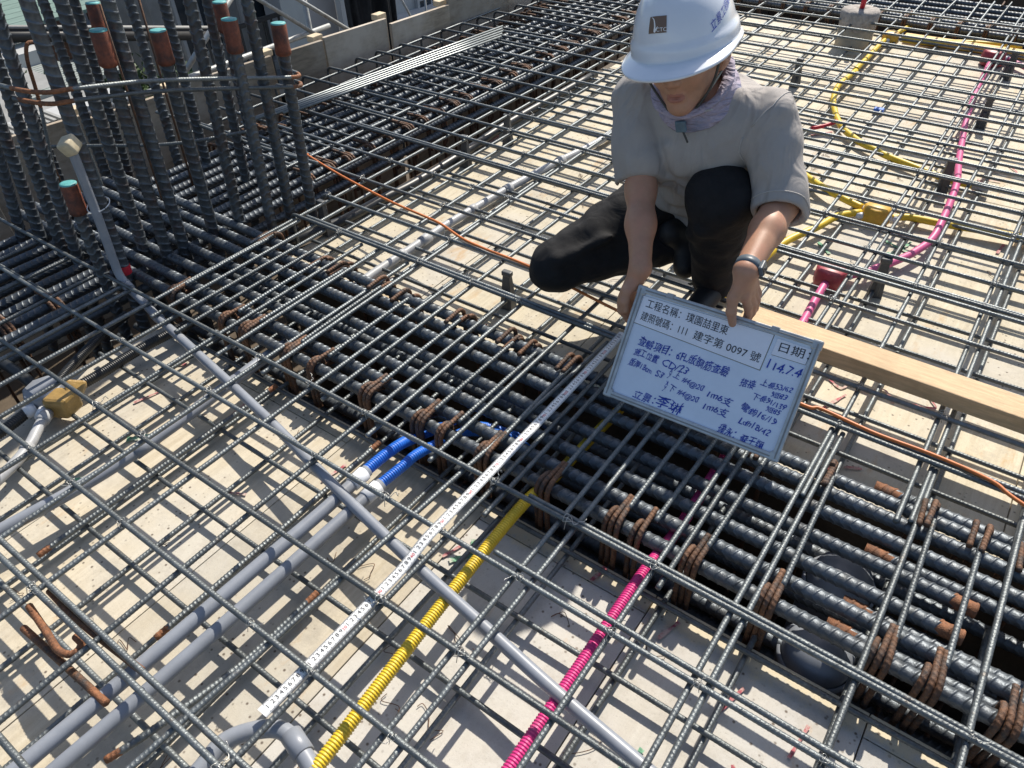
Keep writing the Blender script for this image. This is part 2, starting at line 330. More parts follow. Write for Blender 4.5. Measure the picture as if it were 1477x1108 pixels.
def marks(parent, items):
    for m_, w, pts in items:
        P = catmull([(x, y, 0) for x, y in pts], 5); T = np.gradient(P, axis=0); T /= np.linalg.norm(T, axis=1)[:, None]
        Nn = np.stack([-T[:, 1], T[:, 0], T[:, 2]], 1); k = len(P)
        ww = w*(0.6+0.8*RNG.random(k))[:, None]
        V = np.vstack([P+Nn*ww, P-Nn*ww]); V[:, 2] = DZ+0.004
        F = [(i, i+k, i+k+1, i+1) for i in range(k-1)]
        obj('paint_mark', mesh_py('paint_mark', V, F, m_), parent)
marks(near_deck, [('paint_red', .004, [(.49, .60), (.51, .66)]), ('paint_red', .004, [(.655, .52), (.68, .60)]), ('paint_red', .005, [(.30, .64), (.31, .69)]),
    ('paint_red', .003, [(.72, .45), (.74, .43), (.78, .45), (.80, .46), (.81, .42), (.82, .38)]), ('paint_red', .003, [(.80, .52), (.81, .60)]),
    ('paint_red', .004, [(-.02, .50), (0, .56)]), ('paint_green', .006, [(0.0, .50), (.03, .54), (.01, .58)]), ('paint_red', .004, [(-.43, .50), (-.42, .58)]),
    ('paint_red', .004, [(.02, .62), (.03, .67)]), ('paint_red', .005, [(.93, .40), (.95, .52)]), ('paint_red', .004, [(-1.12, .40), (-1.10, .47)]),
    ('paint_red', .003, [(-.83, .46), (-.84, .60)]), ('paint_green', .008, [(-1.0, .12), (-.95, .16), (-.93, .2)]), ('paint_green', .006, [(.50, .26), (.56, .33), (.57, .38)]),
    ('paint_green', .01, [(-1.0, .30), (-.94, .36)]), ('paint_red', .005, [(-1.2, .55), (-1.14, .60)]), ('paint_red', .003, [(-.62, .33), (-.56, .36)])])
marks(far_deck, [('paint_green', .005, [(.46, 2.40), (.50, 2.46), (.52, 2.54)]), ('paint_green', .005, [(.44, 2.50), (.50, 2.47), (.56, 2.45)]), ('paint_green', .005, [(.48, 2.36), (.505, 2.50)]),
    ('paint_red', .005, [(.50, 2.66), (.51, 2.74)]), ('paint_red', .005, [(.79, 2.62), (.80, 2.70)]), ('paint_red', .003, [(.52, 1.62), (.56, 1.60), (.58, 1.64), (.62, 1.62), (.66, 1.66), (.70, 1.62)]),
    ('paint_red', .003, [(.74, 1.64), (.80, 1.66), (.78, 1.70), (.86, 1.72)]), ('paint_red', .005, [(.62, 1.22), (.63, 1.30)]), ('paint_red', .004, [(.66, 1.30), (.70, 1.32)]),
    ('paint_red', .004, [(-.95, 1.24), (-.93, 1.32)]), ('paint_red', .004, [(-.50, 1.22), (-.48, 1.28)]), ('paint_red', .004, [(.60, 3.05), (.66, 3.15), (.62, 3.2), (.7, 3.22)]),
    ('paint_green', .012, [(-.12, 1.22), (-.06, 1.26), (-.02, 1.22), (-.07, 1.20), (-.12, 1.23)]), ('paint_green', .006, [(.30, 2.30), (.24, 2.36)]), ('paint_red', .004, [(.54, 1.48), (.58, 1.58)]),
    ('paint_red', .003, [(.66, 3.3), (.74, 3.34), (.7, 3.4)]), ('paint_red', .006, [(-.1, 3.28), (-.03, 3.37)])])

# beam troughs: timber sides and bottoms well below the mat
bf = empty('beam_formwork', (0, 0.94, -0.8)); tag(bf, 'dark timber trough formwork under the beam that crosses the slab', 'formwork')
def fp(name, *a, m_='form_dark', parent=None):
    V, F = box_vf(*a); V = np.array(V)-np.array(parent.location); return obj(name, mesh_py(name, V, F, m_), parent)
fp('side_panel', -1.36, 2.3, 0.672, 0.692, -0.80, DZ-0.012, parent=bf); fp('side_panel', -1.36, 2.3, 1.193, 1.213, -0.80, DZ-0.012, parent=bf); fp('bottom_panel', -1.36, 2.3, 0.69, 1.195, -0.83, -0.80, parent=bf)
ef = empty('edge_beam_formwork', (-1.9, 2, -0.8)); tag(ef, 'dark timber trough formwork under the edge beam beside the column', 'formwork')
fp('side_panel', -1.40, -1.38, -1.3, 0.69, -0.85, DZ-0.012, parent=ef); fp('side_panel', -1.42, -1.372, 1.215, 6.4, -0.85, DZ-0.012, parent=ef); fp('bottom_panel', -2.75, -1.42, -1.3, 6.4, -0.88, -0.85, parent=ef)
ff = empty('far_beam_formwork', (0.5, 5.6, -0.8)); tag(ff, 'dark timber trough formwork under the far beam behind the conduits', 'formwork')
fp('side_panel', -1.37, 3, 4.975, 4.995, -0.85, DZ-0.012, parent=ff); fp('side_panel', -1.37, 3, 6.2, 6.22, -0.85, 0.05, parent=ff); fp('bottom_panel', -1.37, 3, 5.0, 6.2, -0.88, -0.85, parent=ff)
# upright edge form of plywood panels along the slab edge
eg = empty('edge_form', (-2.55, 2.5, 0)); tag(eg, 'upright grey brown plywood edge form panels along the slab edge behind the column', 'formwork')
edge = [(-0.6, 0.30, -2.80, .10), (.30, .80, -2.76, .085), (.80, 1.28, -2.72, .10), (1.28, 1.70, -2.66, .085), (1.70, 2.24, -2.60, .10), (2.24, 2.52, -2.52, .115), (2.52, 2.96, -2.47, .125), (2.96, 3.42, -2.41, .10), (3.42, 3.95, -2.36, .135), (3.95, 4.6, -2.30, .14), (4.6, 5.4, -2.24, .13), (5.4, 6.3, -2.18, .13)]
for i, (y0, y1, x, zt) in enumerate(edge):
    h = zt+0.9; V, F = bevel_box(0.022, y1-y0-0.004, h, 0.002)
    o = obj('panel', mesh_py('panel', V, F, 'form_ply'), eg, (x+2.55+random.uniform(-.012, .012), (y0+y1)/2-2.5, zt-h/2)); o.rotation_euler = (random.uniform(-.008, .008), random.uniform(-.01, .01), -0.10)
    V, F = bevel_box(0.05, 0.07, 0.03, 0.003)
    o = obj('cleat', mesh_py('cleat', V, F, 'form_top'), eg, (x+2.55-.03, y1-2.5, zt+.002))
for i, (y0, y1, x) in enumerate([(.35, .78, -2.83), (.9, 1.25, -2.80)]):
    V, F = [], []
    for k in range(12):
        a = y0+(y1-y0)*k/12; vv, f_ = box_vf(x-.16, x-.005, a, a+(y1-y0)/24, .06, .075); F += [tuple(j+len(V) for j in q) for q in f_]; V += vv
    sp = obj('scaffold_plank', mesh_py('scaffold_plank', V, F, 'white_deck')); tag(sp, ['slatted metal walkway plank outside the form, nearer the left picture edge', 'slatted metal walkway plank outside the form, directly behind the column bars'][i], 'plank', 'slatted walkway planks')
g = obj('ground', mesh_py('ground', [(-150, -150, -14), (150, -150, -14), (150, 150, -14), (-150, 150, -14)], [(0, 1, 2, 3)], 'street')); g['kind'] = 'structure'

# ------------------------------------------------------------------ reinforcement: slab mats
R4 = 0.0064
def wavy(L, amp=0.003, seed=0, n=40):
    r = np.random.default_rng(seed); x = np.linspace(0, L, n); ph = r.random(4)*6.28
    return np.stack([x, amp*np.sin(x*1.7+ph[0])+amp*.5*np.sin(x*4.1+ph[1]), amp*.6*np.sin(x*1.3+ph[2])+amp*.3*np.sin(x*3.3+ph[3])], 1)
RIB4 = (0.0085, 0.00034, 0.0030)
def slab_mesh(L, seed, hook=False):
    P = wavy(L, 0.0022, seed)
    if hook:
        a = np.linspace(0, np.pi/2, 7)[1:]; hk = np.stack([-0.03*np.sin(a), 0*a, -0.03*(1-np.cos(a))], 1)
        tail = np.array([[-0.03, 0, -0.03-0.02*i] for i in range(1, 6)])
        P = np.vstack([(P[0]+np.vstack([hk, tail]))[::-1], P])
    V, F = sweep_vf(P, R4, 8, RIB4); return mesh_np('slab_rebar', V, F, True, 'rebar')
VM = [slab_mesh(4.6, i) for i in range(3)]; VH = [slab_mesh(4.5, 10+i, True) for i in range(3)]
UN = [slab_mesh(2.25, 20+i) for i in range(3)]; UF = [slab_mesh(4.42, 30+i) for i in range(3)]
UX = slab_mesh(2.0, 40)
WIRE_M = []
for k in range(3):
    r = np.random.default_rng(50+k); a = np.linspace(0, 2*np.pi*1.15, 16)
    lp = np.stack([0.0095*np.cos(a)+0.002*np.sin(2*a), 0.0095*np.sin(a), 0.004*np.cos(a*2)+0.008], 1)
    t1 = lp[-1]+np.cumsum(r.normal(0, 0.004, (6, 3))+np.array([0.003, 0.002, 0.002]), 0)
    V1, F1 = sweep_vf(catmull(np.vstack([lp, t1]), 2), 0.0008, 5)
    b = np.array([[-.010, -.010, -.006], [-.004, -.004, .0085], [.004, .004, .0085], [.010, .010, -.010]]); V2, F2 = sweep_vf(catmull(b, 4), 0.0009, 5)
    b = np.array([[-.010, .010, -.006], [-.004, .004, .0092], [.004, -.004, .0092], [.010, -.010, -.010]]); V3, F3 = sweep_vf(catmull(b, 4), 0.0009, 5)
    V2[:, 2] += .0; V, F = joinvf([(V1, F1[:, :4]), (V2, F2), (V3, F3)]); WIRE_M.append(mesh_np('tie_wire', V, F, True, 'wire'))
def bar(me, loc, rz, label, group, dz=0.0, ry=0.0):
    o = obj('slab_rebar', me); o.location = loc; o.rotation_euler = (0, ry, rz); o.location.z += dz
    tag(o, label, 'rebar', group); return o
GT = 'ribbed bars of the top slab mat'; GB = 'ribbed bars of the bottom slab mat'
V_NEAR = [(.647, 0), (.48, 0), (.277, 0), (.089, 0), (-.114, 0), (-.31, 0)]
nearV = []
lab = ['first dark ribbed slab bar in front of the beam, along its near edge', 'second dark ribbed slab bar in front of the beam, parallel to it', 'third dark ribbed slab bar in front of the beam, over the grey pipe', 'fourth dark ribbed slab bar in front of the beam, over the tape end', 'fifth dark ribbed slab bar in front of the beam, in the lower left corner', 'sixth dark ribbed slab bar from the beam, cut by the lower left corner']
for i, (y, _) in enumerate(V_NEAR):
    nearV.append(bar(VM[i % 3], (-2.62+random.uniform(0, .03), y+random.uniform(-.002, .002), 0), random.uniform(-.002, .002), lab[i], GT))
bar(VM[1], (0.115, .668, -.002), -.004, 'lap bar beside the beam starting right of the yellow conduit', GT)
bar(VM[2], (0.14, .498, -.001), -.003, 'lap bar doubling the second slab bar right of the yellow conduit', GT)
bar(VM[0], (-2.55, -.098, -.012), .003, 'lap bar doubling the fifth slab bar at lower left', GT)
V_FAR = [1.272, 1.445, 1.62, 1.795, 1.99, 2.145, 2.31, 2.47, 2.655, 2.795, 2.965, 3.13, 3.29, 3.445, 3.59, 3.74, 3.93, 4.09, 4.27, 4.45, 4.60, 4.77, 4.90]
farV = []
for i, y in enumerate(V_FAR):
    x0 = -2.43+0.125*(y-2.3); farV.append(bar(VH[i % 3], (x0 if y > 1.5 else -1.36-(0.0 if i else -0.02), y, random.uniform(-.002, .002)), random.uniform(-.003, .003), ORD[i]+' ribbed slab bar behind the beam, counting away from the beam', GT))
for y, x0, n in [(1.288, -1.30, 'lap bar doubling the first slab bar behind the beam'), (2.006, -1.75, 'lap bar doubling the fifth slab bar behind the beam'), (2.812, -.3, 'lap bar doubling the tenth slab bar behind the beam'), (1.97, .2, 'lap bar in front of the fifth slab bar, right of the person')]:
    bar(VM[0], (x0, y, .001), 0, n, GT)
U_NEAR = [-2.0, -1.8, -1.62, -1.49, -1.44, -1.33, -1.2, -1.0, -.8, -.595, -.385, -.118, .022, .207, .243, .435, .602, .632, .84, 1.03, 1.24, 1.45]
U_FAR = [-2.36, -2.22, -1.70, -1.51, -1.35, -1.25, -1.12, -.93, -.75, -.53, -.34, -.15, .06, .245, .435, .465, .617, .81, .838, 1.03, 1.24, 1.45]
nl = [x for x in U_NEAR if x < .0]; 
for i, x in enumerate(U_NEAR):
    if x < 0: lb = ORD[len(nl)-1-i]+' slab bar left of the tape, in front of the beam'
    elif x == .022: lb = 'ribbed slab bar the measuring tape lies along'
    else: lb = ORD[i-len(nl)-1]+' slab bar right of the tape, in front of the beam'
    if x < -1.41: bar(UX, (x, -1.35, -.0135), math.pi/2+random.uniform(-.004, .004), lb, GT)
    else:
        y0 = -.98 if x < 1.1 else -.9
        bar(UN[i % 3], (x-(.045 if x == -.118 else 0), y0, -.0135), math.pi/2-(.06 if x == -.118 else 0)+random.uniform(-.003, .003), lb, GT)
for i, x in enumerate(U_FAR):
    y0 = (1.05 if min(abs(x-q_) for q_ in U_NEAR) < .03 else .60)+random.uniform(-.04, .04) if x > -1.36 else 1.52
    bar(UF[i % 3], (x, y0, -.0135 if abs(x-.435) > .01 else -.0137), math.pi/2-(.012 if x < -1.3 else 0)+random.uniform(-.0015, .0015), ORD[i]+' slab bar behind the beam, counting rightwards from the edge form', GT)
# bottom mat
ZB = -0.118
for i, y in enumerate([-.345, -.14, .062, .26, .462, .662]): bar(VM[i % 3], (-1.38, y, ZB), random.uniform(-.002, .002), ORD[5-i]+' bottom mat bar in front of the beam, near the deck', GB)
for i, y in enumerate([v_+.035 for v_ in V_FAR[:-1]]): bar(VM[i % 3], (-1.34, y, ZB), random.uniform(-.002, .002), ORD[i]+' bottom mat bar behind the beam, lying close to the deck', GB)
for i, x in enumerate([-1.15, -.99, -.79, -.594, -.39, -.18, .03, .225, .456, .66, .85, 1.05, 1.25]): bar(UN[i % 3], (x, -1.25, ZB-.0135), math.pi/2+random.uniform(-.004, .004), ORD[i]+' bottom mat bar along the tape direction, counting from the left pit', GB)
for i, x in enumerate([-1.22, -1.09, -.90, -.72, -.50, -.31, -.12, .09, .275, .50, .65, .868, 1.06]): bar(UF[i % 3], (x, .75+.45*(x > -2), ZB-.0135), math.pi/2+random.uniform(-.002, .002), ORD[i]+' bottom mat bar running away behind the beam, close to the deck', GB)
# wire ties on the crossings nearest the camera
for bi, bo in enumerate(nearV[:5]):
    for x in [-.8, -.595, -.385, -.15, .022, .225, .435, .617, .84, 1.03, -1.0, -1.2]:
        if random.random() < .62: 
            t = obj('tie_wire', WIRE_M[random.randrange(3)], bo, (x-bo.location.x+random.uniform(-.003, .003), 0, 0)); t.rotation_euler = (0, 0, random.uniform(0, 6.28)); t.scale = [random.uniform(.7, 1.1)]*3
for bi, bo in enumerate(farV[:10]):
    for x in [-1.12, -.93, -.75, -.53, -.34, .245, .435, .617, .81, 1.03, -1.35]:
        if random.random() < .45:
            t = obj('tie_wire', WIRE_M[random.randrange(3)], bo, (x-bo.location.x, 0, 0)); t.rotation_euler = (0, 0, random.uniform(0, 6.28))

# loose bars with rusty ends lying in the lower left
def loose(path, label, rust0=.05):
    P = catmull(path, 8); V, F = sweep_vf(P, .0075, 8, (0.009, .0006, .003))
    me = mesh_np('loose_bar', V, F, True, ['rebar', 'rust_bright', 'rebar' if ('lap bar' in label or 'dark' in label) else 'rust']); c = V[F].mean(1); d = np.minimum(np.linalg.norm(c-P[0], axis=1), np.linalg.norm(c-P[-1], axis=1))
    me.polygons.foreach_set('material_index', np.where(d < rust0, 1, 2).astype(np.int32)); o = obj('loose_bar', me); tag(o, label, 'rebar'); return o
loose([(-.585, -.140, -.024), (-.50, -.150, -.022), (-.435, -.158, -.022), (-.405, -.145, -.022), (-.41, -.125, -.022), (-.44, -.122, -.026)], 'short rusty bar bent into a hook at lower left', .12)
loose([(-.57, -.172, -.05), (-.45, -.168, -.045), (-.27, -.163, -.035)], 'straight short rusty bar below the bent hook at lower left')
loose([(-.59, -.096, -.030), (-.46, -.099, -.024), (-.262, -.088, -.022)], 'straight short rusty bar above the bent hook at lower left')
loose([(-.205, -.222, -.075), (-.187, -.18, -.068), (-.172, -.11, -.07), (-.165, .05, -.10), (-.165, .25, -.105)], 'dark curved bar end beside the pair of grey pipes, lower left', .03)
loose([(-.775, -.055, -.10), (-.775, .4, -.10), (-.775, .66, -.10)], 'lower lap bar with rusty end left of the pipe pair', .03)
loose([(-.362, -.022, -.10), (-.360, .3, -.10), (-.365, .66, -.10)], 'lower lap bar with rusty end just left of the pipe pair', .03)

# ------------------------------------------------------------------ beam bars and stirrups
R10 = 0.0162; RIB10 = (0.0215, 0.0014, 0.008, ((0.0, 0), (0.70, 0), (0.76, 1), (0.90, 1), (0.96, 0)))
def main_mesh(L, mats=('mainbar', 'rust_bright'), r=R10, ends=(0, 0), seed=0):
    V, F = sweep_vf(wavy(L, .0022, seed), r, 12, RIB10, 0.0016); me = mesh_np('beam_bar', V, F, True, list(mats))
    c = V[F].mean(1)[:, 0]; mi = ((c < ends[0]) | (c > L-ends[1])).astype(np.int32); me.polygons.foreach_set('material_index', mi); return me
BM4 = [main_mesh(4.2, seed=1), main_mesh(4.2, seed=2)]; BM_END = main_mesh(3.35, ends=(0, .045), seed=3); BM_R = main_mesh(1.5, ends=(.05, 0), seed=4)
GBM = 'thick ribbed beam bars along the crossing beam'
def mbar(me, loc, rz, label, grp=GBM):
    o = obj('beam_bar', me); o.location = loc; o.rotation_euler = (0, 0, rz+random.uniform(-.002, .002)); tag(o, label, 'rebar', grp)
ZT = -.040
for i, (me, y, z, lb) in enumerate([(BM4[0], .742, ZT, 'nearest corner bar of the crossing beam, inside the near hooks'), (BM4[1], .806, ZT, 'second thick bar of the crossing beam from its near side'), (BM_END, .873, ZT, 'third thick bar of the crossing beam, ending in rust at right'),
        (BM_END, .953, ZT, 'fourth thick bar of the crossing beam, ending in rust at right'), (BM4[0], 1.030, ZT, 'fifth thick bar of the crossing beam from its near side'), (BM4[1], 1.086, ZT, 'sixth thick bar of the crossing beam from its near side'), (BM4[0], 1.143, ZT, 'far corner bar of the crossing beam, inside the far hooks')]):
    mbar(me, (-2.38+(.01*i), y, z-.002*(i % 2)), 0, lb)
for x, y, z, lb in [(.776, .998, -.062, 'thick lap bar with rusty cut end over the round sleeves'), (.743, 1.172, -.045, 'thick lap bar with dark cut end at the far side of the beam'), (.765, .776, -.064, 'thick lap bar with rusty end nearest the near hooks at right'), (.776, .84, -.062, 'thinner rusty ended lap bar beside the round sleeve')]:
    mbar(BM_R, (x, y, z), 0, lb)
for k, y in enumerate([.775, .91, 1.06]): mbar(BM4[k % 2], (-2.3, y, -.21), 0, ORD[k]+' thick bar in the second layer of the crossing beam', 'second layer beam bars')
for k, y in enumerate([.76, .86, .95, 1.04, 1.12]): mbar(BM4[k % 2], (-2.3, y, -.70), 0, ORD[k]+' thick bottom bar deep in the crossing beam', 'bottom beam bars')
def hoop_paths(w, d, r=.028):
    """stirrup in its own plane: a across (0..w), z down; open hoop hooked round both corner bars"""
    def arc(c0, c1, a0, a1, n=7): 
        t = np.linspace(a0, a1, n); return np.stack([0*t, c0+r*np.cos(t), c1+r*np.sin(t)], 1)
    top = np.array([[0, .0, r], [0, w, r]])
    near = np.vstack([[[0, w*.16, r-.001]], arc(0, 0, math.pi/2, math.pi*1.02), [[0, -r, -.05-.02*i] for i in range(1, 5)]])
    full = np.vstack([[[0, .06, -.02]], arc(0, 0, -.3, math.pi/2+.0001, 6), [[0, -.0005, r]], arc(0, 0, math.pi/2, math.pi), [[0, -r, -d*.5]], arc(0, -d, math.pi, 1.5*math.pi), arc(w, -d, -.5*math.pi, 0), [[0, w+r, -d*.5]], arc(w, 0, 0, math.pi/2)])
    return top, near, full
RIBS = (.0095, .0007, .0035)
def stirrup_meshes(w, d):
    top, near, full = hoop_paths(w, d)
    T = mesh_np('top_leg', *sweep_vf(np.stack([np.zeros(9), np.linspace(.03, w-.03, 9), np.full(9, .0278)+.0015*np.sin(np.linspace(0, 3, 9))], 1), .0062, 8, RIBS), True, 'rebar')
    H = mesh_np('hoop', *sweep_vf(full, .0064, 8, RIBS), True, 'rust')
    Nn = mesh_np('hook', *sweep_vf(near, .0064, 8, RIBS), True, 'rust')
    far = near*np.array([1, -1, 1])+np.array([0, w, 0]); Fm = mesh_np('hook', *sweep_vf(far, .0064, 8, RIBS), True, 'rust')
    return T, H, Nn, Fm
def stirrup(ms, loc, rz, label, group, strands=2, far=True):
    e = empty('stirrup', loc); e.rotation_euler = (0, 0, rz); tag(e, label, 'stirrup', group); T, H, Nn, Fm = ms
    j = lambda s: random.uniform(-s, s)
    for k, me in enumerate([H]+[Nn]*(strands-1)):
        o = obj(me.name.split('.')[0], me, e, (k*.0135-.0135+j(.001), j(.002), j(.0015))); o.rotation_euler = (j(.03), 0, j(.05)+.04*(k-1))
    if far:
        for k in range(strands-1): o = obj('hook', Fm, e, (-.0135+k*.0135+j(.001), j(.002), j(.002))); o.rotation_euler = (j(.03), 0, j(.06))
    o = obj('top_leg', T, e, (.014, 0, 0)); o.rotation_euler = (0, 0, j(.02))
SM = stirrup_meshes(.401, .62)
xs = [-1.33, -1.06, -.965, -.78, -.665, -.459, -.271, -.19, -.064, .117, .30, .366, .488, .653, .869, .958, 1.085, 1.25, 1.42]
for i, x in enumerate(xs): stirrup(SM, (x, .742, ZT), random.uniform(-.03, .03), ORD[i]+' rusty stirrup round the crossing beam bars, counting from the column', 'stirrups of the crossing beam', 2 if i in (1, 4, 7, 11) else 3)
# edge beam along the slab edge
GE = 'thick ribbed edge beam bars'
BME = [main_mesh(6.3, seed=6), main_mesh(6.3, seed=7)]
ex = [-1.66, -1.73, -1.80, -1.87, -1.95, -2.03, -2.11, -2.19, -2.27]
for i, x in enumerate(ex): mbar(BME[i % 2], (x, -.95, ZT-.04), math.pi/2-.02, ORD[i]+' thick shiny bar of the edge beam, counting from the slab side', GE)
for i, x in enumerate(ex[::2]): mbar(BME[i % 2], (x, -.95, -.14), math.pi/2-.02, ORD[i]+' lower thick bar of the edge beam, counting from the slab side', GE)
SE = stirrup_meshes(.61, .68)
ys = list(np.arange(1.60, 5.2, .118)); 
for i, y in enumerate(ys): stirrup(SE, (-1.66+.02*(y-1), y+random.uniform(-.02, .02), ZT-.04), math.pi/2+random.uniform(-.05, .05), ORD[i]+' rusty stirrup of the edge beam behind the column', 'stirrups of the edge beam', 3 if i % 3 else 2)
for i, y in enumerate([.50, .34, .16, -.05, -.25]): stirrup(SE, (-1.68, y, ZT-.04), math.pi/2+random.uniform(-.05, .05), ORD[i]+' rusty stirrup of the edge beam in front of the column', 'stirrups of the edge beam', 3)
# far beam
for i, y in enumerate([5.08, 5.2, 5.32, 5.44, 5.56, 5.68]): mbar(BM4[i % 2], (-1.2, y, -.10), 0, ORD[i]+' thick bar of the far beam at the top of the picture', 'far beam bars')
SF = stirrup_meshes(.62, .68)
for i, x in enumerate(np.arange(-1.2, 1.6, .15)): stirrup(SF, (x, 5.08, -.09), 0, ORD[i]+' stirrup of the far beam at the top of the picture, from left', 'stirrups of the far beam', 2)
# bundle of bright thin rods lying on the edge beam
for i in range(5):
    a = np.array([-2.18+i*.027, 1.70+.06*i, .020]); b = np.array([-2.005+i*.027, 3.46-.04*i, .020])
    tag(tube('steel_rod', np.linspace(a, b, 5)+RNG.normal(0, .0015, (5, 3))*np.array([1, 1, 0]), .0062, 'bright_rod', n=8), ORD[i]+' bright smooth rod of the bundle on the edge beam, from the edge form', 'rod', 'bright rods on the edge beam')

# ------------------------------------------------------------------ column starter bars
RC = .0185; RIBC = (.027, .0026, .007, ((0.0, 0), (0.68, 0), (0.75, 1), (0.90, 1), (0.96, 0)))
CB = [((-1.56, .707, -.03), (-1.56, .764, .805), 0, 'thick column bar beside the upright grey pipe'), ((-1.593, .651, -.03), (-1.593, .673, .309), 1, 'short column bar with rusty coupler low at left of the pipe'), ((-1.682, .851, -.03), (-1.682, .906, .759), 0, 'column bar with sharp ribs right of the upright pipe'),
 ((-1.572, .940, -.03), (-1.572, .985, .751), 0, 'tall thick column bar between the two left couplers'), ((-1.570, .872, -.03), (-1.566, .924, .689), 1, 'column bar with leftmost of the four upper rusty couplers'), ((-1.561, 1.061, -.03), (-1.561, 1.1, .645), 1, 'column bar with second of the four upper rusty couplers'),
 ((-1.541, 1.164, -.03), (-1.541, 1.224, .706), 0, 'tall column bar between the second and third couplers'), ((-1.458, 1.242, -.03), (-1.458, 1.289, .646), 1, 'column bar with third of the four upper rusty couplers'), ((-1.46, 1.335, -.03), (-1.46, 1.374, .683), 0, 'tall column bar between the third and fourth couplers'),
 ((-1.438, 1.421, -.03), (-1.438, 1.457, .596), 1, 'column bar with rightmost rusty coupler at the column corner'), ((-2.46, 1.167, -.03), (-2.46, 1.2, .603), 0, 'back column bar behind the thick bar by the pipe'), ((-2.445, 1.257, -.03), (-2.445, 1.305, .58), 0, 'back column bar behind the sharp ribbed bar'),
 ((-2.333, 1.435, -.03), (-2.333, 1.463, .559), 0, 'back column bar behind the second coupler'), ((-2.145, 1.46, -.03), (-2.145, 1.493, .575), 0, 'back column bar right of the second coupler'), ((-1.868, 1.45, -.03), (-1.868, 1.5, .606), 0, 'back column bar left of the third coupler'),
 ((-1.957, .697, -.03), (-1.957, .78, .658), 0, 'column bar third from the left picture edge'), ((-2.096, .694, -.03), (-2.096, .75, .42), 0, 'column bar second from the left picture edge'), ((-2.221, .681, -.03), (-2.221, .74, .269), 0, 'leftmost column bar, at the left picture edge'),
 ((-1.852, .697, -.03), (-1.852, .768, .549), 0, 'column bar with sharp ribs crossing the form left of the pipe'), ((-2.525, 1.009, -.03), (-2.525, 1.04, .534), 0, 'thin back column bar near the rusty loop at left'), ((-2.29, 1.233, -.03), (-2.29, 1.295, .590), 1, 'back column bar with coupler cut by the top edge, left'), ((-1.79, 1.469, -.03), (-1.79, 1.494, .61), 1, 'back column bar with coupler cut by the top edge, middle')]
CUP, _ = lathe_vf([(.0205, -.005), (.0265, 0.0), (.0272, .012), (.0255, .020), (.0255, .092), (.024, .0945)], 18), 0
CUPM = mesh_np('coupler', CUP[0], CUP[1], True, 'coupler')
cv, cf = lathe_vf([(.0, .099), (.018, .099), (.0245, .0975), (.0245, .092)], 18); CAPM = mesh_np('cap', cv, cf, True, 'teal_cap')
CM = {}
for base, top, cpl, lb in CB:
    b = np.array(base); t = np.array(top); d = (t-b)/np.linalg.norm(t-b); L = np.linalg.norm(t-b)
    L0 = L if cpl else 1.5
    V, F = sweep_vf(np.stack([np.zeros(12), np.zeros(12), np.linspace(-.55, L0, 12)], 1), RC if not lb.startswith('thin') else .012, 12, RIBC, .002)
    o = obj('column_bar', mesh_np('column_bar', V, F, True, 'columnbar')); o.location = b
    o.rotation_mode = 'QUATERNION'; o.rotation_quaternion = Vector((0, 0, 1)).rotation_difference(Vector(d))
    q = Matrix.Rotation(random.uniform(0, 6.28), 3, 'Z').to_quaternion(); o.rotation_quaternion = o.rotation_quaternion @ q
    tag(o, lb, 'rebar', 'upright starter bars of the column')
    if cpl:
        c = obj('coupler', CUPM, o, (0, 0, L0-.095)); obj('cap', CAPM, c)
    if 'beside the upright' in lb:
        sv, sf = lathe_vf([(.0222, .0), (.0228, .004), (.0228, .026), (.0222, .03)], 16); obj('red_band', mesh_np('red_band', sv, sf, True, 'red_paint'), o, (0, 0, .012))
# horizontal ties round the column bars
def tie(path, label, split):
    P = catmull(path, 10); V, F = sweep_vf(P, .0068, 8, RIB4); me = mesh_np('column_tie', V, F, True, ['rebar', 'rust_bright']); c = V[F].mean(1)
    if split: me.polygons.foreach_set('material_index', np.any([np.linalg.norm(c-np.array(s), axis=1) < r for s, r in split], axis=0).astype(np.int32))
    tag(obj('column_tie', me), label, 'stirrup', 'ties round the column bars')
for k, dz in enumerate((0, -.032)):
    a = [(-2.5, .66, .56+dz), (-2.0, .655, .58+dz), (-1.66, .66, .59+dz), (-1.545, .70, .585+dz), (-1.525, .78, .575+dz), (-1.515, 1.0, .532+dz), (-1.46, 1.25, .475+dz), (-1.412, 1.42, .436+dz), (-1.405, 1.465, .428+dz), (-1.425, 1.483, .428+dz), (-1.47, 1.486, .43+dz)]
    if k: a = a[2:]
    tie(a, ['upper steel tie wrapped round the column bars with rusty corner', 'lower steel tie wrapped round the column bars with rusty corner'][k], [((-1.56, .69, .59), .09), ((-1.405, 1.465, .428+dz), .03)])
tie([(-2.2, .86, .05), (-2.2, .93, .35), (-2.2, .955, .50), (-2.2, .985, .545), (-2.2, 1.02, .50), (-2.2, 1.03, .30), (-2.2, 1.02, .0)], 'thin rusty bar bent into a loop behind the left column bars', [((-2.2, .985, .53), .2)])
tie([(-2.46, .72, .20), (-2.2, .95, .185), (-1.9, 1.2, .17), (-1.75, 1.47, .16)], 'thin tie crossing inside the column bars', [])
tie([(-2.42, 1.46, .10), (-2.2, 1.47, .1), (-1.8, 1.475, .09), (-1.42, 1.48, .1)], 'thin tie along the back of the column bars', [])
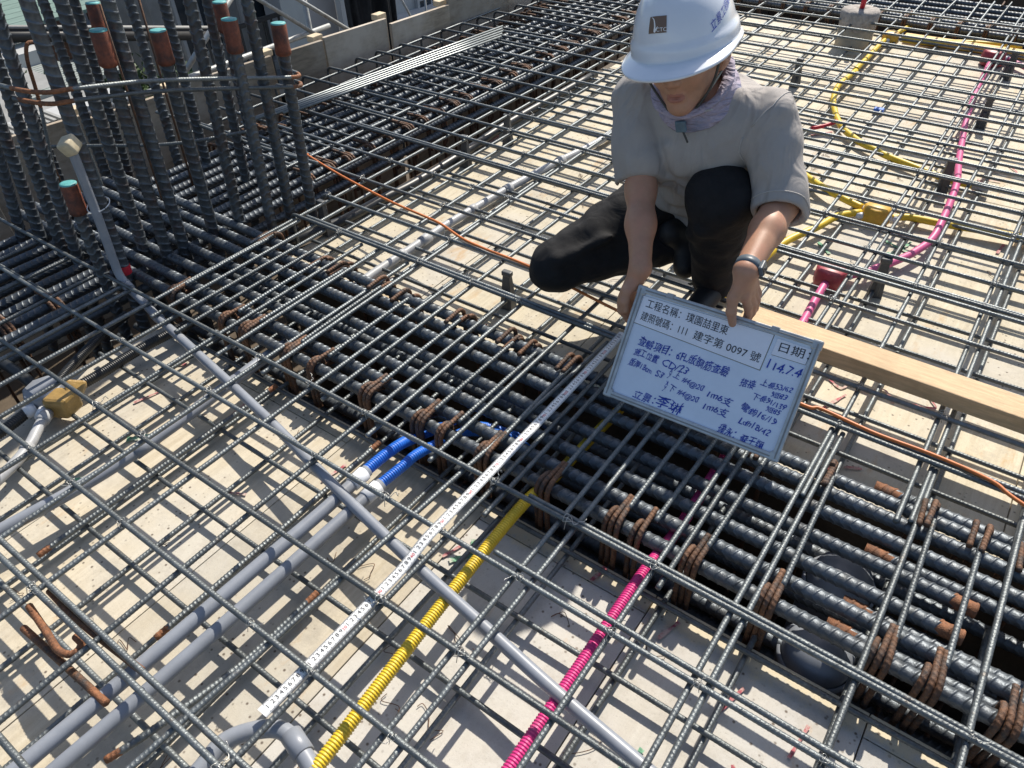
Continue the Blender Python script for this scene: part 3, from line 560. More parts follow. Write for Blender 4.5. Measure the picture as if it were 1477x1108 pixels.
# rods standing between the column bars and scattered thin ties inside
for i, (x, y, h) in enumerate([(-2.30, .90, .62), (-2.05, 1.30, .7), (-1.95, 1.1, .66), (-2.2, 1.1, .75)]):
    tag(tube('thin_rod', [(x, y, -.3), (x, y+.03, h*.5), (x, y+.05, h)], .005, 'rust', n=6), ['thin rusty upright wire rod at left inside the column', 'thin rusty upright wire rod near the back column bars', 'thin rusty upright wire rod in the middle of the column', 'thin tall rusty upright wire rod near the column centre'][i], 'rod', 'thin upright rods in the column')
# ------------------------------------------------------------------ conduits, pipes and boxes
CORR = (.0062, .0016, 0.0, ((0, 0), (.3, 0), (.45, 1), (.8, 1)))
def pipe(name, pts, r, m_, label, cat='pipe', group=None, corr=None, n=14, sm=6, couplings=(), cm=None):
    P = catmull(pts, sm); e = None
    V, F = sweep_vf(P, r, n, corr); me = mesh_np(name, V, F, True, m_)
    if not couplings: return tag(obj(name, me), label, cat, group)
    e = empty(name, P[0]); tag(e, label, cat, group); me.transform(Matrix.Translation(-Vector(P[0]))); obj('tube', me, e)
    s = np.concatenate([[0], np.cumsum(np.linalg.norm(np.diff(P, axis=0), axis=1))]); s /= s[-1]
    for t, ln in couplings:
        c = np.array([np.interp(t, s, P[:, i]) for i in range(3)]); c2 = np.array([np.interp(min(1, t+.01), s, P[:, i]) for i in range(3)]); d = (c2-c)/np.linalg.norm(c2-c)
        V, F = sweep_vf(np.array([c-d*ln/2, c-d*ln*.48, c+d*ln*.48, c+d*ln/2])-P[0], r*1.2, n, rfun=lambda q: np.array([r*1.08, r*1.22, r*1.22, r*1.08])); obj('coupling', mesh_np('coupling', V, F, True, cm or m_), e)
    return e
pipe('grey_pipe', [(-1.517, .694, .425), (-1.517, .690, .32), (-1.515, .682, .20), (-1.512, .672, .08), (-1.505, .666, .02), (-1.47, .663, -.018), (-1.38, .65, -.03), (-1.256, .625, -.033), (-.986, .58, -.033), (-.617, .516, -.033), (-.337, .459, -.033), (-.136, .42, -.033), (.034, .39, -.033), (.218, .362, -.033), (.403, .333, -.033), (.603, .308, -.033), (.9, .27, -.033)], .0135, 'pvc_grey', 'long grey plastic pipe bent down from the column and crossing the mat diagonally', couplings=[(.158, .035), (.235, .02)])
V, F = bevel_box(.045, .05, .045, .008); o = obj('wrapped_cap', mesh_py('wrapped_cap', V, F, 'beige_tape', True)); o.location = (-1.517, .694, .440); o.rotation_euler = (.3, -.3, .5); tag(o, 'beige taped cap on top of the upright grey pipe', 'cap')
V, F = sweep_vf(catmull([(-1.535+.040*math.cos(a), .708+.034*math.sin(a), .24+.01*math.sin(a)) for a in np.linspace(0, 6.2, 14)], 2), .0016, 5); tag(obj('cable_tie', mesh_np('cable_tie', V, F, True, 'pvc_white')), 'pale cable tie holding the grey pipe to the column bar', 'cable tie')
pipe('grey_pipe', [(-.318, -.55, -.05), (-.304, -.317, -.05), (-.294, -.05, -.05), (-.288, .179, -.05), (-.282, .386, -.05), (-.284, .543, -.05)], .016, 'pvc_grey', 'left grey pipe of the parallel pair running to the blue conduits', group='parallel grey pipes', couplings=[(.97, .045)], cm='pvc_white')
pipe('grey_pipe', [(-.260, -.55, -.052), (-.248, -.281, -.052), (-.238, -.05, -.052), (-.232, .183, -.052), (-.229, .388, -.052), (-.227, .531, -.052)], .0155, 'pvc_grey', 'right grey pipe of the parallel pair running to the blue conduits', group='parallel grey pipes', couplings=[(.97, .045)], cm='pvc_white')
pipe('blue_conduit', [(-.286, .54, -.05), (-.284, .60, -.05), (-.281, .654, -.055), (-.284, .70, -.075), (-.26, .80, -.10), (-.20, .90, -.15), (-.15, 1.0, -.25)], .0135, 'corr_blue', 'left blue corrugated conduit entering the beam', 'conduit', 'blue conduits', CORR)
pipe('blue_conduit', [(-.228, .53, -.052), (-.221, .60, -.05), (-.22, .651, -.052), (-.216, .727, -.075), (-.20, .82, -.10), (-.15, .92, -.17), (-.12, 1.0, -.28)], .012, 'corr_blue', 'right blue corrugated conduit entering the beam', 'conduit', 'blue conduits', CORR)
pipe('grey_pipe', [(-.95, -.35, -.075), (-.887, -.072, -.07), (-.85, .161, -.07), (-.848, .384, -.07), (-.866, .667, -.07), (-.885, .80, -.085)], .0165, 'pvc_grey', 'single grey pipe at left ending at the beam edge', couplings=[(.55, .05)])
pipe('yellow_conduit', [(.150, -.25, -.047), (.132, .002, -.047), (.111, .296, -.047), (.095, .647, -.047), (.096, .80, -.075), (.10, 1.026, -.085), (.10, 1.3, -.12)], .0125, 'corr_yellow', 'yellow corrugated conduit right of the measuring tape', 'conduit', corr=CORR, sm=10)
pipe('magenta_conduit', [(.408, -.1, -.047), (.411, .179, -.047), (.412, .391, -.047), (.413, .652, -.047), (.414, .80, -.075), (.414, .90, -.08), (.41, 1.086, -.085), (.40, 1.3, -.12)], .0125, 'corr_magenta', 'magenta corrugated conduit running under the board into the beam', 'conduit', corr=CORR, sm=10)
pipe('elbow_pipe', [(-.03, -.20, -.05), (-.035, -.131, -.05), (-.040, -.091, -.05), (-.030, -.060, -.05), (.000, -.024, -.05), (.028, -.006, -.05), (.06, -.004, -.05), (.091, -.010, -.05), (.162, -.03, -.05), (.3, -.08, -.05)], .0165, 'pvc_grey', 'grey pipe with elbow fitting at the lower picture edge', couplings=[(.53, .05)])
pipe('black_conduit', [(-1.265, .30, -.10), (-1.26, .40, -.10), (-1.265, .531, -.10), (-1.25, .699, -.10), (-1.258, .9, -.12)], .0145, 'corr_black', 'black corrugated conduit from the taped box towards the beam', 'conduit', corr=CORR)
pipe('black_conduit', [(-1.33, .30, -.10), (-1.365, .36, -.10), (-1.389, .408, -.10), (-1.44, .521, -.10), (-1.50, .63, -.12)], .0125, 'corr_black', 'black corrugated conduit from the taped box towards the column', 'conduit', corr=CORR)
pipe('black_conduit', [(-1.75, .22, -.10), (-1.566, .251, -.09), (-1.446, .256, -.09), (-1.34, .255, -.10)], .017, 'corr_black', 'smooth black pipe leaving the taped box to the left edge', 'conduit')
pipe('black_conduit', [(-1.285, .20, -.10), (-1.278, .175, -.10), (-1.265, .116, -.10), (-1.255, .0, -.10), (-1.25, -.2, -.10)], .014, 'corr_black', 'black corrugated conduit leaving the taped box towards the lower left', 'conduit', corr=CORR)
pipe('light_pipe', [(-1.222, .218, -.095), (-1.19, .175, -.095), (-1.142, .115, -.10), (-1.10, .03, -.10), (-1.05, -.12, -.10)], .0145, 'pvc_light', 'pale grey pipe leaving the taped box at far left', couplings=[(.06, .03), (.35, .02)])
# taped junction box far left
e = empty('junction_box', (-1.27, .245, -.10)); tag(e, 'grey junction box wrapped in brown tape at far left', 'junction box')
V, F = lathe_vf([(.0, .035), (.05, .035), (.056, .03), (.056, -.035), (.0, -.035)], 8); obj('body', mesh_np('body', V, F, False, 'pvc_grey'), e, (-.03, .01, 0))
V, F = bevel_box(.075, .06, .065, .010); V = V+np.stack([.006*np.sin(40*V[:, 1]), .006*np.sin(35*V[:, 2]), .005*np.sin(50*V[:, 0])], 1); o = obj('tape_wrap', mesh_py('tape_wrap', V, F, 'tape_brown'), e, (.055, .015, .012)); o.rotation_euler = (.1, .1, .45)
for p, r_ in [((.0, .075, .0), .019), ((-.085, .03, 0), .019), ((-.01, -.06, 0), .018), ((.042, -.045, 0), .018)]:
    V, F = sweep_vf([(p[0]*.6, p[1]*.6, 0), (p[0]*1.1, p[1]*1.1, 0)], r_, 12); obj('spout', mesh_np('spout', V, F, True, 'pvc_white'), e)
V, F = bevel_box(.05, .045, .03, .008); V = V*(1+.12*np.sin(90*V[:, [1, 2, 0]])); o = obj('tape_wrap', mesh_py('tape_wrap', V, F, 'tape_brown'), e, (.06, .06, .035)); o.rotation_euler = (.5, .4, .9)
# conduits behind the beam
pipe('light_pipe', [(-.965, 1.17, -.12), (-.974, 1.263, -.12), (-.973, 1.481, -.12), (-.975, 1.668, -.12), (-.962, 1.873, -.12), (-.948, 2.079, -.12), (-.928, 2.258, -.12), (-.908, 2.4, -.12), (-.862, 2.738, -.12), (-.82, 3.6, -.12)], .0165, 'pvc_light', 'pale grey pipe on the deck behind the beam, left of the person', couplings=[(.10, .035), (.155, .05), (.27, .03), (.36, .04), (.5, .04), (.7, .04)])
pipe('black_conduit', [(-1.40, 1.25, -.12), (-1.358, 1.415, -.12), (-1.339, 1.503, -.12), (-1.333, 1.685, -.12), (-1.315, 1.857, -.12), (-1.319, 2.149, -.12), (-1.332, 2.347, -.12), (-1.348, 2.63, -.12), (-1.34, 3.4, -.12)], .021, 'corr_black', 'black conduit along the deck edge behind the column', 'conduit')
tag(tube('red_strip', np.array([(-1.385, 1.45, -.138), (-1.352, 1.645, -.138), (-1.358, 1.918, -.138), (-1.356, 2.133, -.138), (-1.34, 2.5, -.138)]), .009, 'box_red', n=6), 'faded red strip beside the black conduit on the deck edge', 'strip')
def jbox(loc, m_, label, s=1.0, angs=(0, 1.57)):
    e = empty('junction_box', loc); tag(e, label, 'junction box')
    V, F = lathe_vf([(.0, .042*s), (.042*s, .042*s), (.050*s, .036*s), (.053*s, -.018*s), (.050*s, -.022*s), (.0, -.022*s)], 8); obj('body', mesh_np('body', V, F, False, m_), e)
    for a in angs:
        V, F = sweep_vf([(.035*s*math.cos(a), .035*s*math.sin(a), .0), (.075*s*math.cos(a), .075*s*math.sin(a), .0)], .013*s, 10); obj('spout', mesh_np('spout', V, F, True, 'pvc_white'), e)
jbox((.358, 2.10, -.12), 'box_red', 'red octagonal junction box on the deck right of the person', 1.0, (-1.55, .75))
jbox((.366, 2.615, -.12), 'box_yellow', 'yellow octagonal junction box where yellow conduits meet', 1.0, (.2, 2.6, -2.6))
jbox((.402, 4.70, -.12), 'box_red', 'red octagonal junction box near the far right edge', 1.15, (-1.57, .6))
jbox((-.16, 4.80, -.12), 'box_yellow', 'yellow junction box beside the paper tube at the far end', .9, (.2, -1.6, 1.5))
GY = 'yellow conduits behind the beam'
pipe('yellow_conduit', [(.419, 2.625, -.12), (.47, 2.657, -.115), (.578, 2.682, -.12), (.706, 2.707, -.12), (.849, 2.73, -.12), (1.2, 2.78, -.12)], .0135, 'corr_yellow', 'yellow conduit leaving the yellow box to the right edge', 'conduit', GY)
pipe('yellow_conduit', [(.312, 2.601, -.115), (.252, 2.518, -.11), (.214, 2.393, -.11), (.148, 2.239, -.12), (.12, 2.0, -.12), (.10, 1.8, -.12)], .0135, 'corr_yellow', 'yellow conduit leaving the yellow box towards the board holder', 'conduit', GY)
pipe('yellow_conduit', [(.306, 2.643, -.115), (.238, 2.662, -.11), (.139, 2.713, -.11), (.009, 2.821, -.12), (-.064, 2.886, -.12), (-.2, 3.0, -.12), (-.35, 3.2, -.12)], .0135, 'corr_yellow', 'yellow conduit leaving the yellow box behind the sleeve', 'conduit', GY)
pipe('yellow_conduit', [(-.165, 4.15, -.12), (-.175, 3.9, -.12), (-.149, 3.737, -.12), (-.102, 3.591, -.12), (-.008, 3.392, -.12), (.103, 3.267, -.12), (.198, 3.205, -.12), (.263, 3.167, -.12), (.394, 3.116, -.12), (.518, 3.075, -.12), (.669, 3.064, -.12)], .014, 'corr_yellow', 'long curved yellow conduit ending in a grey plug at right', 'conduit', GY, couplings=[(.985, .06)], cm='pvc_light')
pipe('yellow_conduit', [(-.12, 5.14, -.12), (-.152, 4.897, -.12), (-.176, 4.741, -.12), (-.173, 4.346, -.12), (-.172, 4.165, -.12)], .014, 'corr_yellow', 'yellow conduit beside the paper tube at the far end', 'conduit', GY)
pipe('yellow_conduit', [(-.104, 4.817, -.12), (.052, 4.837, -.12), (.24, 4.93, -.12), (.5, 5.0, -.12)], .016, 'corr_yellow', 'short yellow conduit pointing right from the far yellow box', 'conduit', GY)
V, F = bevel_box(1.3, .05, .04, .003); o = obj('timber_batten', mesh_py('timber_batten', V, F, 'box_yellow')); o.location = (.55, 4.89, -.128); tag(o, 'yellow brown timber batten along the far deck edge', 'batten')
GM = 'pink conduits behind the beam'
pipe('pink_conduit', [(.358, 2.05, -.115), (.361, 1.94, -.12), (.369, 1.797, -.12), (.38, 1.5, -.12), (.40, 1.25, -.12)], .0135, 'pink_pipe', 'pink conduit from the red box down under the plank', 'conduit', GM)
pipe('pink_conduit', [(.399, 2.139, -.12), (.467, 2.22, -.11), (.52, 2.324, -.11), (.553, 2.408, -.11), (.582, 2.518, -.105), (.584, 2.657, -.09), (.574, 2.86, -.09), (.56, 3.012, -.09), (.524, 3.251, -.11), (.488, 3.522, -.12), (.458, 3.743, -.12), (.434, 4.012, -.12), (.413, 4.366, -.12), (.401, 4.65, -.12)], .0135, 'pink_pipe', 'long pink conduit curving between the two red boxes', 'conduit', GM)
pipe('pink_conduit', [(.464, 4.749, -.12), (.563, 4.655, -.12), (.75, 4.5, -.12)], .0135, 'pink_pipe', 'short pink conduit leaving the far red box to the right', 'conduit', GM)
tag(tube('red_tube', catmull([(-.11, 3.286, -.12), (-.06, 3.33, -.11), (-.027, 3.38, -.10)], 4), .009, 'red_paint', n=8), 'short red plastic tube left of the curved yellow conduit', 'tube')
V, F = bevel_box(.045, .03, .025, .003); o = obj('blue_clip', mesh_py('blue_clip', V, F, 'corr_blue')); o.location = (.082, 3.70, -.135); tag(o, 'small blue plastic clip on the far deck', 'clip')
# paper tube post
e = empty('paper_tube_post', (-.33, 4.66, DZ)); tag(e, 'cement smeared paper tube standing in the mat at the far end', 'post')
V, F = lathe_vf([(.10, 0), (.10, .11), (.098, .111)], 24); obj('tube', mesh_np('tube', V, F, True, 'cardboard'), e)
pr_ = [(.0, .205), (.05, .203), (.098, .200), (.106, .188), (.105, .14), (.101, .10)]; V, F = lathe_vf(pr_, 28); n_ = RNG.normal(0, .0018, V.shape); V = V+n_; obj('cement_collar', mesh_np('cement_collar', V, F, True, 'cement'), e)
obj('red_pipe', mesh_np('red_pipe', *sweep_vf([(0, 0, .19), (.005, .0, .27), (.012, .01, .34)], .014, 10), True, 'red_paint'), e)
# bar chairs
CHV = np.array([(-.018, -.014, 0), (.018, -.014, 0), (.018, .014, 0), (-.018, .014, 0), (-.010, -.006, .105), (.010, -.006, .105), (.010, .006, .105), (-.010, .006, .105)])
CHF = [(0, 3, 2, 1), (4, 5, 6, 7), (0, 1, 5, 4), (1, 2, 6, 5), (2, 3, 7, 6), (3, 0, 4, 7)]
chm = mesh_py('bar_chair', CHV, CHF, 'chair_plastic'); V, F = bevel_box(.028, .016, .014, .003); chs = mesh_py('saddle', V, F, 'chair_plastic'); V, F = bevel_box(.012, .03, .06, .002); chf = mesh_py('fin', V, F, 'chair_plastic')
for i, (x, y, lb) in enumerate([(.505, 2.13, 'dark plastic bar chair beside the red box'), (.518, 3.01, 'dark plastic bar chair under the yellow conduit end'), (.522, 3.77, 'dark plastic bar chair beside the long pink conduit'), (.509, 4.50, 'dark plastic bar chair near the far red box'), (-.384, 3.85, 'dark plastic bar chair behind the person shoulder'), (-1.36, 1.41, 'bar chair at the corner where beam meets column'), (-1.27, 2.17, 'bar chair beside the black conduit, nearer one'), (-1.25, 2.46, 'bar chair beside the black conduit, farther one'), (-.48, 1.40, 'bar chair left of the person knee')]):
    e = empty('bar_chair', (x, y, DZ)); e.rotation_euler = (0, 0, random.uniform(-.3, .3)); tag(e, lb, 'bar chair', 'plastic bar chairs'); e.scale = (1.25, 1.25, 1.25); obj('stand', chm, e); obj('saddle', chs, e, (0, 0, .108)); obj('fin', chf, e, (0, 0, .03))
# round sleeves in the beam
for i, (x, y, z) in enumerate([(.76, .99, -.21), (.775, .785, -.21)]):
    e = empty('pipe_sleeve', (x, y, z)); tag(e, ['grey round pipe sleeve between the beam bars, farther one', 'grey round pipe sleeve under the near hooks at right'][i], 'sleeve', 'round sleeves in the beam')
    V, F = lathe_vf([(.0, .07), (.035, .068), (.062, .052), (.072, .02), (.074, -.05), (.074, -.3)], 26); obj('dome', mesh_np('dome', V, F, True, 'pvc_grey'), e)
    V, F = lathe_vf([(.075, .012), (.081, .010), (.081, -.014), (.075, -.016)], 26); obj('rim', mesh_np('rim', V, F, True, 'pvc_grey'), e)
# orange cable
P = catmull([(-1.70, 1.66, .0), (-1.683, 1.639, .012), (-1.431, 1.582, .010), (-1.166, 1.537, .008), (-1.05, 1.519, .010), (-.894, 1.503, .012), (-.824, 1.492, .012), (-.709, 1.46, .010), (-.593, 1.446, .012), (-.414, 1.438, .012), (-.145, 1.397, .010), (-.066, 1.385, .010), (.194, 1.349, .008), (.507, 1.288, .012), (.565, 1.297, .012), (.695, 1.284, .012), (.834, 1.284, .014), (.952, 1.272, .014), (1.021, 1.24, .012), (1.3, 1.15, .01)], 8)
tag(obj('orange_cable', mesh_np('orange_cable', *sweep_vf(P, .0046, 8), True, 'orange_cable')), 'thin orange cable laid across the mat behind the beam', 'cable')
# timber plank
V, F = bevel_box(1.45, .085, .046, .003); o = obj('timber_plank', mesh_py('timber_plank', V, F, 'plank')); o.location = (.985, 1.518, .031); o.rotation_euler = (0, .004, -.006); tag(o, 'pale timber plank lying on the mat behind the whiteboard', 'plank')
V, F = bevel_box(.03, .03, .004, .001); kn = obj('knot', mesh_py('knot', V, F, 'form_dark'), o, (-.22, .01, .0215)); kn.scale = (.4, .3, .5)
# ------------------------------------------------------------------ measuring tape
TY = np.linspace(-.012, 1.30, 90)
def tape_z(y): return np.where(y < .36, -.0085, np.where(y > .44, .0098, -.0085+(y-.36)/.08*.0183))-.000
def tape_x(y): return -.0005+.004*np.sin(y*2.3)
W2 = .0125; cross = [(-W2, -.0012), (-W2*.5, .0008), (0, .0014), (W2*.5, .0008), (W2, -.0012)]
tz = tape_z(TY); tz[1:-1] = (tz[:-2]+2*tz[1:-1]+tz[2:])/4
def tpt(y, a, lift=0):
    zc = np.interp(y, TY, tz); cz = .0014-.0026*(a/W2)**2; return np.stack([tape_x(y)+a, y, zc+cz+lift], -1)
V = []
for y in TY: V += [tuple(tpt(y, a)) for a, _ in cross]+[tuple(tpt(y, a, -.0008)) for a, _ in cross[::-1]]
n_ = 10; F = [(i*n_+j, (i+1)*n_+j, (i+1)*n_+(j+1) % n_, i*n_+(j+1) % n_) for i in range(len(TY)-1) for j in range(n_)]
e = empty('measuring_tape', (0, 0, 0)); tag(e, 'white measuring tape stretched over the bars from lower middle to the board', 'measuring tape')
obj('blade', mesh_py('blade', V, F, 'tape_white', True), e)
bk, rd = [], []
for mm in range(0, 1300, 2):
    y = mm/1000; ln = .0115 if mm % 10 == 0 else .006; a0, a1 = (-W2, -W2+ln*.55) 
    q = np.array([tpt(y-.0003, a0, .0004), tpt(y-.0003, a1, .0004), tpt(y+.0003, a1, .0004), tpt(y+.0003, a0, .0004)])
    bk.append((q, np.array([[0, 3, 1], [1, 3, 2]])))
    q = np.array([tpt(y-.0003, W2, .0004), tpt(y-.0003, W2-ln*.35, .0004), tpt(y+.0003, W2-ln*.35, .0004), tpt(y+.0003, W2, .0004)]); bk.append((q, np.array([[0, 3, 1], [1, 3, 2]])))
DG = {c: text_vf(c, .0135) for c in '123456789'}; DG['0'] = text_vf('0', .0135)
def put_num(txt, y, store, sc=1.0):
    x = 0
    for ch in txt:
        v, f_ = DG[ch]; v = v*sc; w = v[:, 0].max()-v[:, 0].min(); vv = v.copy(); vv[:, 0] -= v[:, 0].min()
        yy = y+vv[:, 0]+x; aa = .0045-vv[:, 1]; store.append((tpt(yy, aa, .0005), f_)); x += w+.001
for cm_ in range(1, 130):
    if cm_ % 10: put_num(str(cm_ % 10), cm_/100-.0085, bk)
    else: put_num(str(cm_), cm_/100-.012, rd, .78)
obj('black_graduation', mesh_py('black_graduation', *joinvf(bk), 'ink_black'), e); obj('red_numeral', mesh_py('red_numeral', *joinvf(rd), 'ink_red'), e)

# ------------------------------------------------------------------ whiteboard
BW, BH = .452, .292
BLc = np.array([.088, 1.044, .012]); eu = np.array([.446, .018, .002]); eu /= np.linalg.norm(eu); ev = np.array([-.016, .166, .237]); ev -= eu*(ev@eu); ev /= np.linalg.norm(ev); en = np.cross(eu, ev)
M4 = Matrix([[*r, 0] for r in np.stack([eu, ev, en], 1)]+[[0, 0, 0, 1]]); M4.translation = Vector(BLc)
wb = empty('whiteboard'); wb.matrix_world = M4; tag(wb, 'blue white inspection board in a grey metal frame with handwriting, held by the person', 'whiteboard')
V, F = box_vf(.008, BW-.008, .008, BH-.008, -.006, .0); obj('board_panel', mesh_py('board_panel', V, F, 'board_white'), wb)
fw = .016
for nm, a in [('frame', (fw*.9, BW-fw*.9, BH-fw, BH)), ('frame', (fw*.9, BW-fw*.9, 0, fw)), ('frame', (0, fw, 0, BH)), ('frame', (BW-fw, BW, 0, BH))]:
    sx, sy = a[1]-a[0], a[3]-a[2]; V, F = bevel_box(sx, sy, .016, .0025); fo = obj(nm, mesh_py(nm, V, F, 'alu'), wb, ((a[0]+a[1])/2, (a[2]+a[3])/2, -.001 if sx > sy else -.0005))
    V, F = bevel_box(sx-.012 if sx > sy else .0035, .0035 if sx > sy else sy-.012, .004, .0008); obj('groove', mesh_py('groove', V, F, 'conc_wall'), fo, (0, 0, .0075))
for x, y in [(0.010, .010), (BW-.010, .010), (.010, BH-.010), (BW-.010, BH-.010)]:
    V, F = bevel_box(.024, .024, .018, .004); obj('corner_cap', mesh_py('corner_cap', V, F, 'alu'), wb, (x, y, -.001))
for x in (.085, .345):
    V, F = bevel_box(.018, .012, .021, .002); obj('hanger', mesh_py('hanger', V, F, 'pvc_light'), wb, (x, BH-.003, 0))
def UV(u, v): return np.array([u*BW, (1-v)*BH])
def label_patch(q, parent):
    P = [UV(*p) for p in q]; V = [(p[0], p[1], .0012) for p in P]; o = obj('printed_label', mesh_py('printed_label', V, [(3, 2, 1, 0)], 'label_paper'), parent)
    c = np.mean(P, 0); V2 = [((p[0]-c[0])*1.008+c[0]+.0006, (p[1]-c[1])*1.03+c[1]-.0006, .0006) for p in P]; obj('label_border', mesh_py('label_border', V2, [(3, 2, 1, 0)], 'label_edge'), o); return o
l1 = label_patch([(.042, .075), (.765, .06), (.758, .355), (.036, .315)], wb); l2 = label_patch([(.79, .075), (.962, .08), (.957, .205), (.786, .21)], wb)
def write(body, p0, p1, h, m_, parent, name, hand=False, z=.0020, bold=0.0):
    """one line of writing from p0 to p1 (board fractions), letter height h as a fraction of the board"""
    V, F = text_vf(body, 1.0, .18 if hand else 0.0)
    w = V[:, 0].max()-V[:, 0].min(); a, b = UV(*p0), UV(*p1); d = b-a; Lw = np.linalg.norm(d); d /= Lw; nn = np.array([-d[1], d[0]])
    x = (V[:, 0]-V[:, 0].min())/w*Lw; y = V[:, 1]*h*BH
    if hand: y = y*(1+.12*np.sin(x*170+len(body)))+.0012*np.sin(x*90+3*len(body)); x = x+.0012*np.sin(y*420+x*130)
    P = a[None]+x[:, None]*d[None]+y[:, None]*nn[None]; V3 = np.column_stack([P, np.full(len(P), z)])
    parts = [(V3, F)]
    if bold:
        for dx, dy in ((bold, 0), (0, bold), (bold*.7, bold*.7)): parts.append((V3+np.array([dx, dy, .00004*(1+len(parts))]), F))
    return obj(name, mesh_py(name, *joinvf(parts), m_), parent)

write('工程名稱：璞園喆里東', (.07, .158), (.54, .172), .085, 'ink_black', l1, 'printed_text')
write('建照號碼：111', (.063, .272), (.335, .283), .085, 'ink_black', l1, 'printed_text'); write('建字第 0097 號', (.375, .285), (.742, .300), .085, 'ink_black', l1, 'printed_text')
write('日期：', (.812, .165), (.965, .160), .085, 'ink_black', l2, 'printed_text')
HB = .00022
for t, a, b, h in [('114.7.4', (.784, .325), (.955, .320), .10), ('查驗項目：6FL版鋼筋查驗', (.095, .485), (.618, .495), .088), ('施工位置', (.090, .575), (.235, .580), .075), ('CD/23', (.262, .585), (.412, .594), .085), ('版厚18cm', (.080, .672), (.222, .684), .07), ('S3', (.245, .690), (.292, .693), .08),
        ('x', (.318, .615), (.332, .616), .07), ('y', (.316, .655), (.333, .657), .07), ('上', (.342, .645), (.378, .648), .065), ('#4@20', (.395, .655), (.520, .680), .065), ('1m6支', (.550, .700), (.685, .712), .075),
        ('x', (.318, .730), (.332, .731), .07), ('y', (.314, .772), (.330, .774), .07), ('下', (.345, .762), (.380, .765), .065), ('#4@20', (.393, .765), (.515, .785), .065), ('1m6支', (.552, .808), (.685, .806), .075),
        ('立景：', (.162, .925), (.292, .925), .085), ('李琳', (.300, .925), (.455, .925), .115), ('搭接', (.690, .525), (.768, .518), .075), ('上長53/62', (.785, .468), (.945, .450), .06), ('短83', (.855, .525), (.935, .512), .055), ('下長91/139', (.775, .590), (.945, .592), .06), ('短85', (.855, .645), (.930, .645), .055),
        ('彎鉤16/19', (.735, .705), (.925, .735), .072), ('Ldh18/42', (.750, .815), (.915, .830), .072), ('璞永：蘇于翔', (.662, .945), (.908, .957), .088)]:
    write(t, a, b, h, 'ink_blue', wb, 'handwriting', True, .0012, HB)

# ------------------------------------------------------------------ implicit surfaces for the person (smooth blends, then a quad surface net)
def surface_net(fn, lo, hi, h):
    lo = np.array(lo, float); hi = np.array(hi, float); n = np.ceil((hi-lo)/h).astype(int)+1
    ax = [lo[i]+h*np.arange(n[i]) for i in range(3)]
    G = np.empty(n, np.float32)
    B = 10; nb_ = -(-n//B); bi = np.stack(np.meshgrid(*[np.arange(k) for k in nb_], indexing='ij'), -1).reshape(-1, 3)
    dc = fn(lo+h*(bi*B+(B-1)/2)); near = np.abs(dc) < h*B*.87*1.6+.012
    for b, dv, ok in zip(bi, dc, near):
        sl_ = tuple(slice(b[i]*B, min((b[i]+1)*B, n[i])) for i in range(3))
        if not ok: G[sl_] = dv; continue
    bl = bi[near]
    for c0 in range(0, len(bl), 300):
        cs_ = bl[c0:c0+300]; pts = []; shp = []
        for b in cs_:
            g_ = [ax[i][b[i]*B:min((b[i]+1)*B, n[i])] for i in range(3)]; X, Y, Z = np.meshgrid(*g_, indexing='ij'); pts.append(np.stack([X, Y, Z], -1).reshape(-1, 3)); shp.append(X.shape)
        vals = fn(np.vstack(pts)); o_ = 0
        for b, sh_ in zip(cs_, shp):
            k_ = sh_[0]*sh_[1]*sh_[2]; G[tuple(slice(b[i]*B, b[i]*B+sh_[i]) for i in range(3))] = vals[o_:o_+k_].reshape(sh_); o_ += k_
    ins = G < 0
    c = np.zeros(tuple(n-1), np.int8)
    for dx in (0, 1):
        for dy in (0, 1):
            for dz in (0, 1): c += ins[dx:n[0]-1+dx, dy:n[1]-1+dy, dz:n[2]-1+dz]
    act = (c > 0) & (c < 8); idx = -np.ones(act.shape, np.int64); cells = np.argwhere(act); idx[act] = np.arange(len(cells))
    acc = np.zeros((len(cells), 3)); cnt = np.zeros(len(cells))
    i, j, k = cells.T
    for ax_ in range(3):
        o1, o2 = [a for a in range(3) if a != ax_]
        for a in (0, 1):
            for b in (0, 1):
                s = [i, j, k]; s = [q.copy() for q in s]; s[o1] = s[o1]+a; s[o2] = s[o2]+b
                e = [q.copy() for q in s]; e[ax_] = e[ax_]+1
                v0 = G[tuple(s)]; v1 = G[tuple(e)]; m_ = (v0 < 0) != (v1 < 0); t = np.where(m_, v0/np.where(v0-v1 == 0, 1, v0-v1), 0)
                p = np.stack(s, 1).astype(float); p[:, ax_] += t; acc[m_] += p[m_]; cnt[m_] += 1
    V = lo+h*acc/cnt[:, None]
    Q = []
    for ax_ in range(3):
        o1, o2 = [(1, 2), (2, 0), (0, 1)][ax_]
        sl0 = [slice(1, -1)]*3; sl0[ax_] = slice(0, -1); sl1 = list(sl0); sl1[ax_] = slice(1, None)
        a = ins[tuple(sl0)]; b = ins[tuple(sl1)]; ch = np.argwhere(a != b)
        if not len(ch): continue
        flip = a[tuple(ch.T)]; base = ch+1; base[:, ax_] -= 1
        def cell(da, db): q = base.copy(); q[:, o1] -= da; q[:, o2] -= db; return idx[tuple(q.T)]
        q = np.stack([cell(1, 1), cell(0, 1), cell(0, 0), cell(1, 0)], 1); q[~flip] = q[~flip][:, ::-1]; Q.append(q)
    Q = np.vstack(Q); Q = Q[(Q >= 0).all(1)]
    return V, Q
def smin(a, b, k):
    h = np.clip(.5+.5*(b-a)/k, 0, 1); return b*(1-h)+a*h-k*h*(1-h)
def smax(a, b, k): return -smin(-a, -b, k)
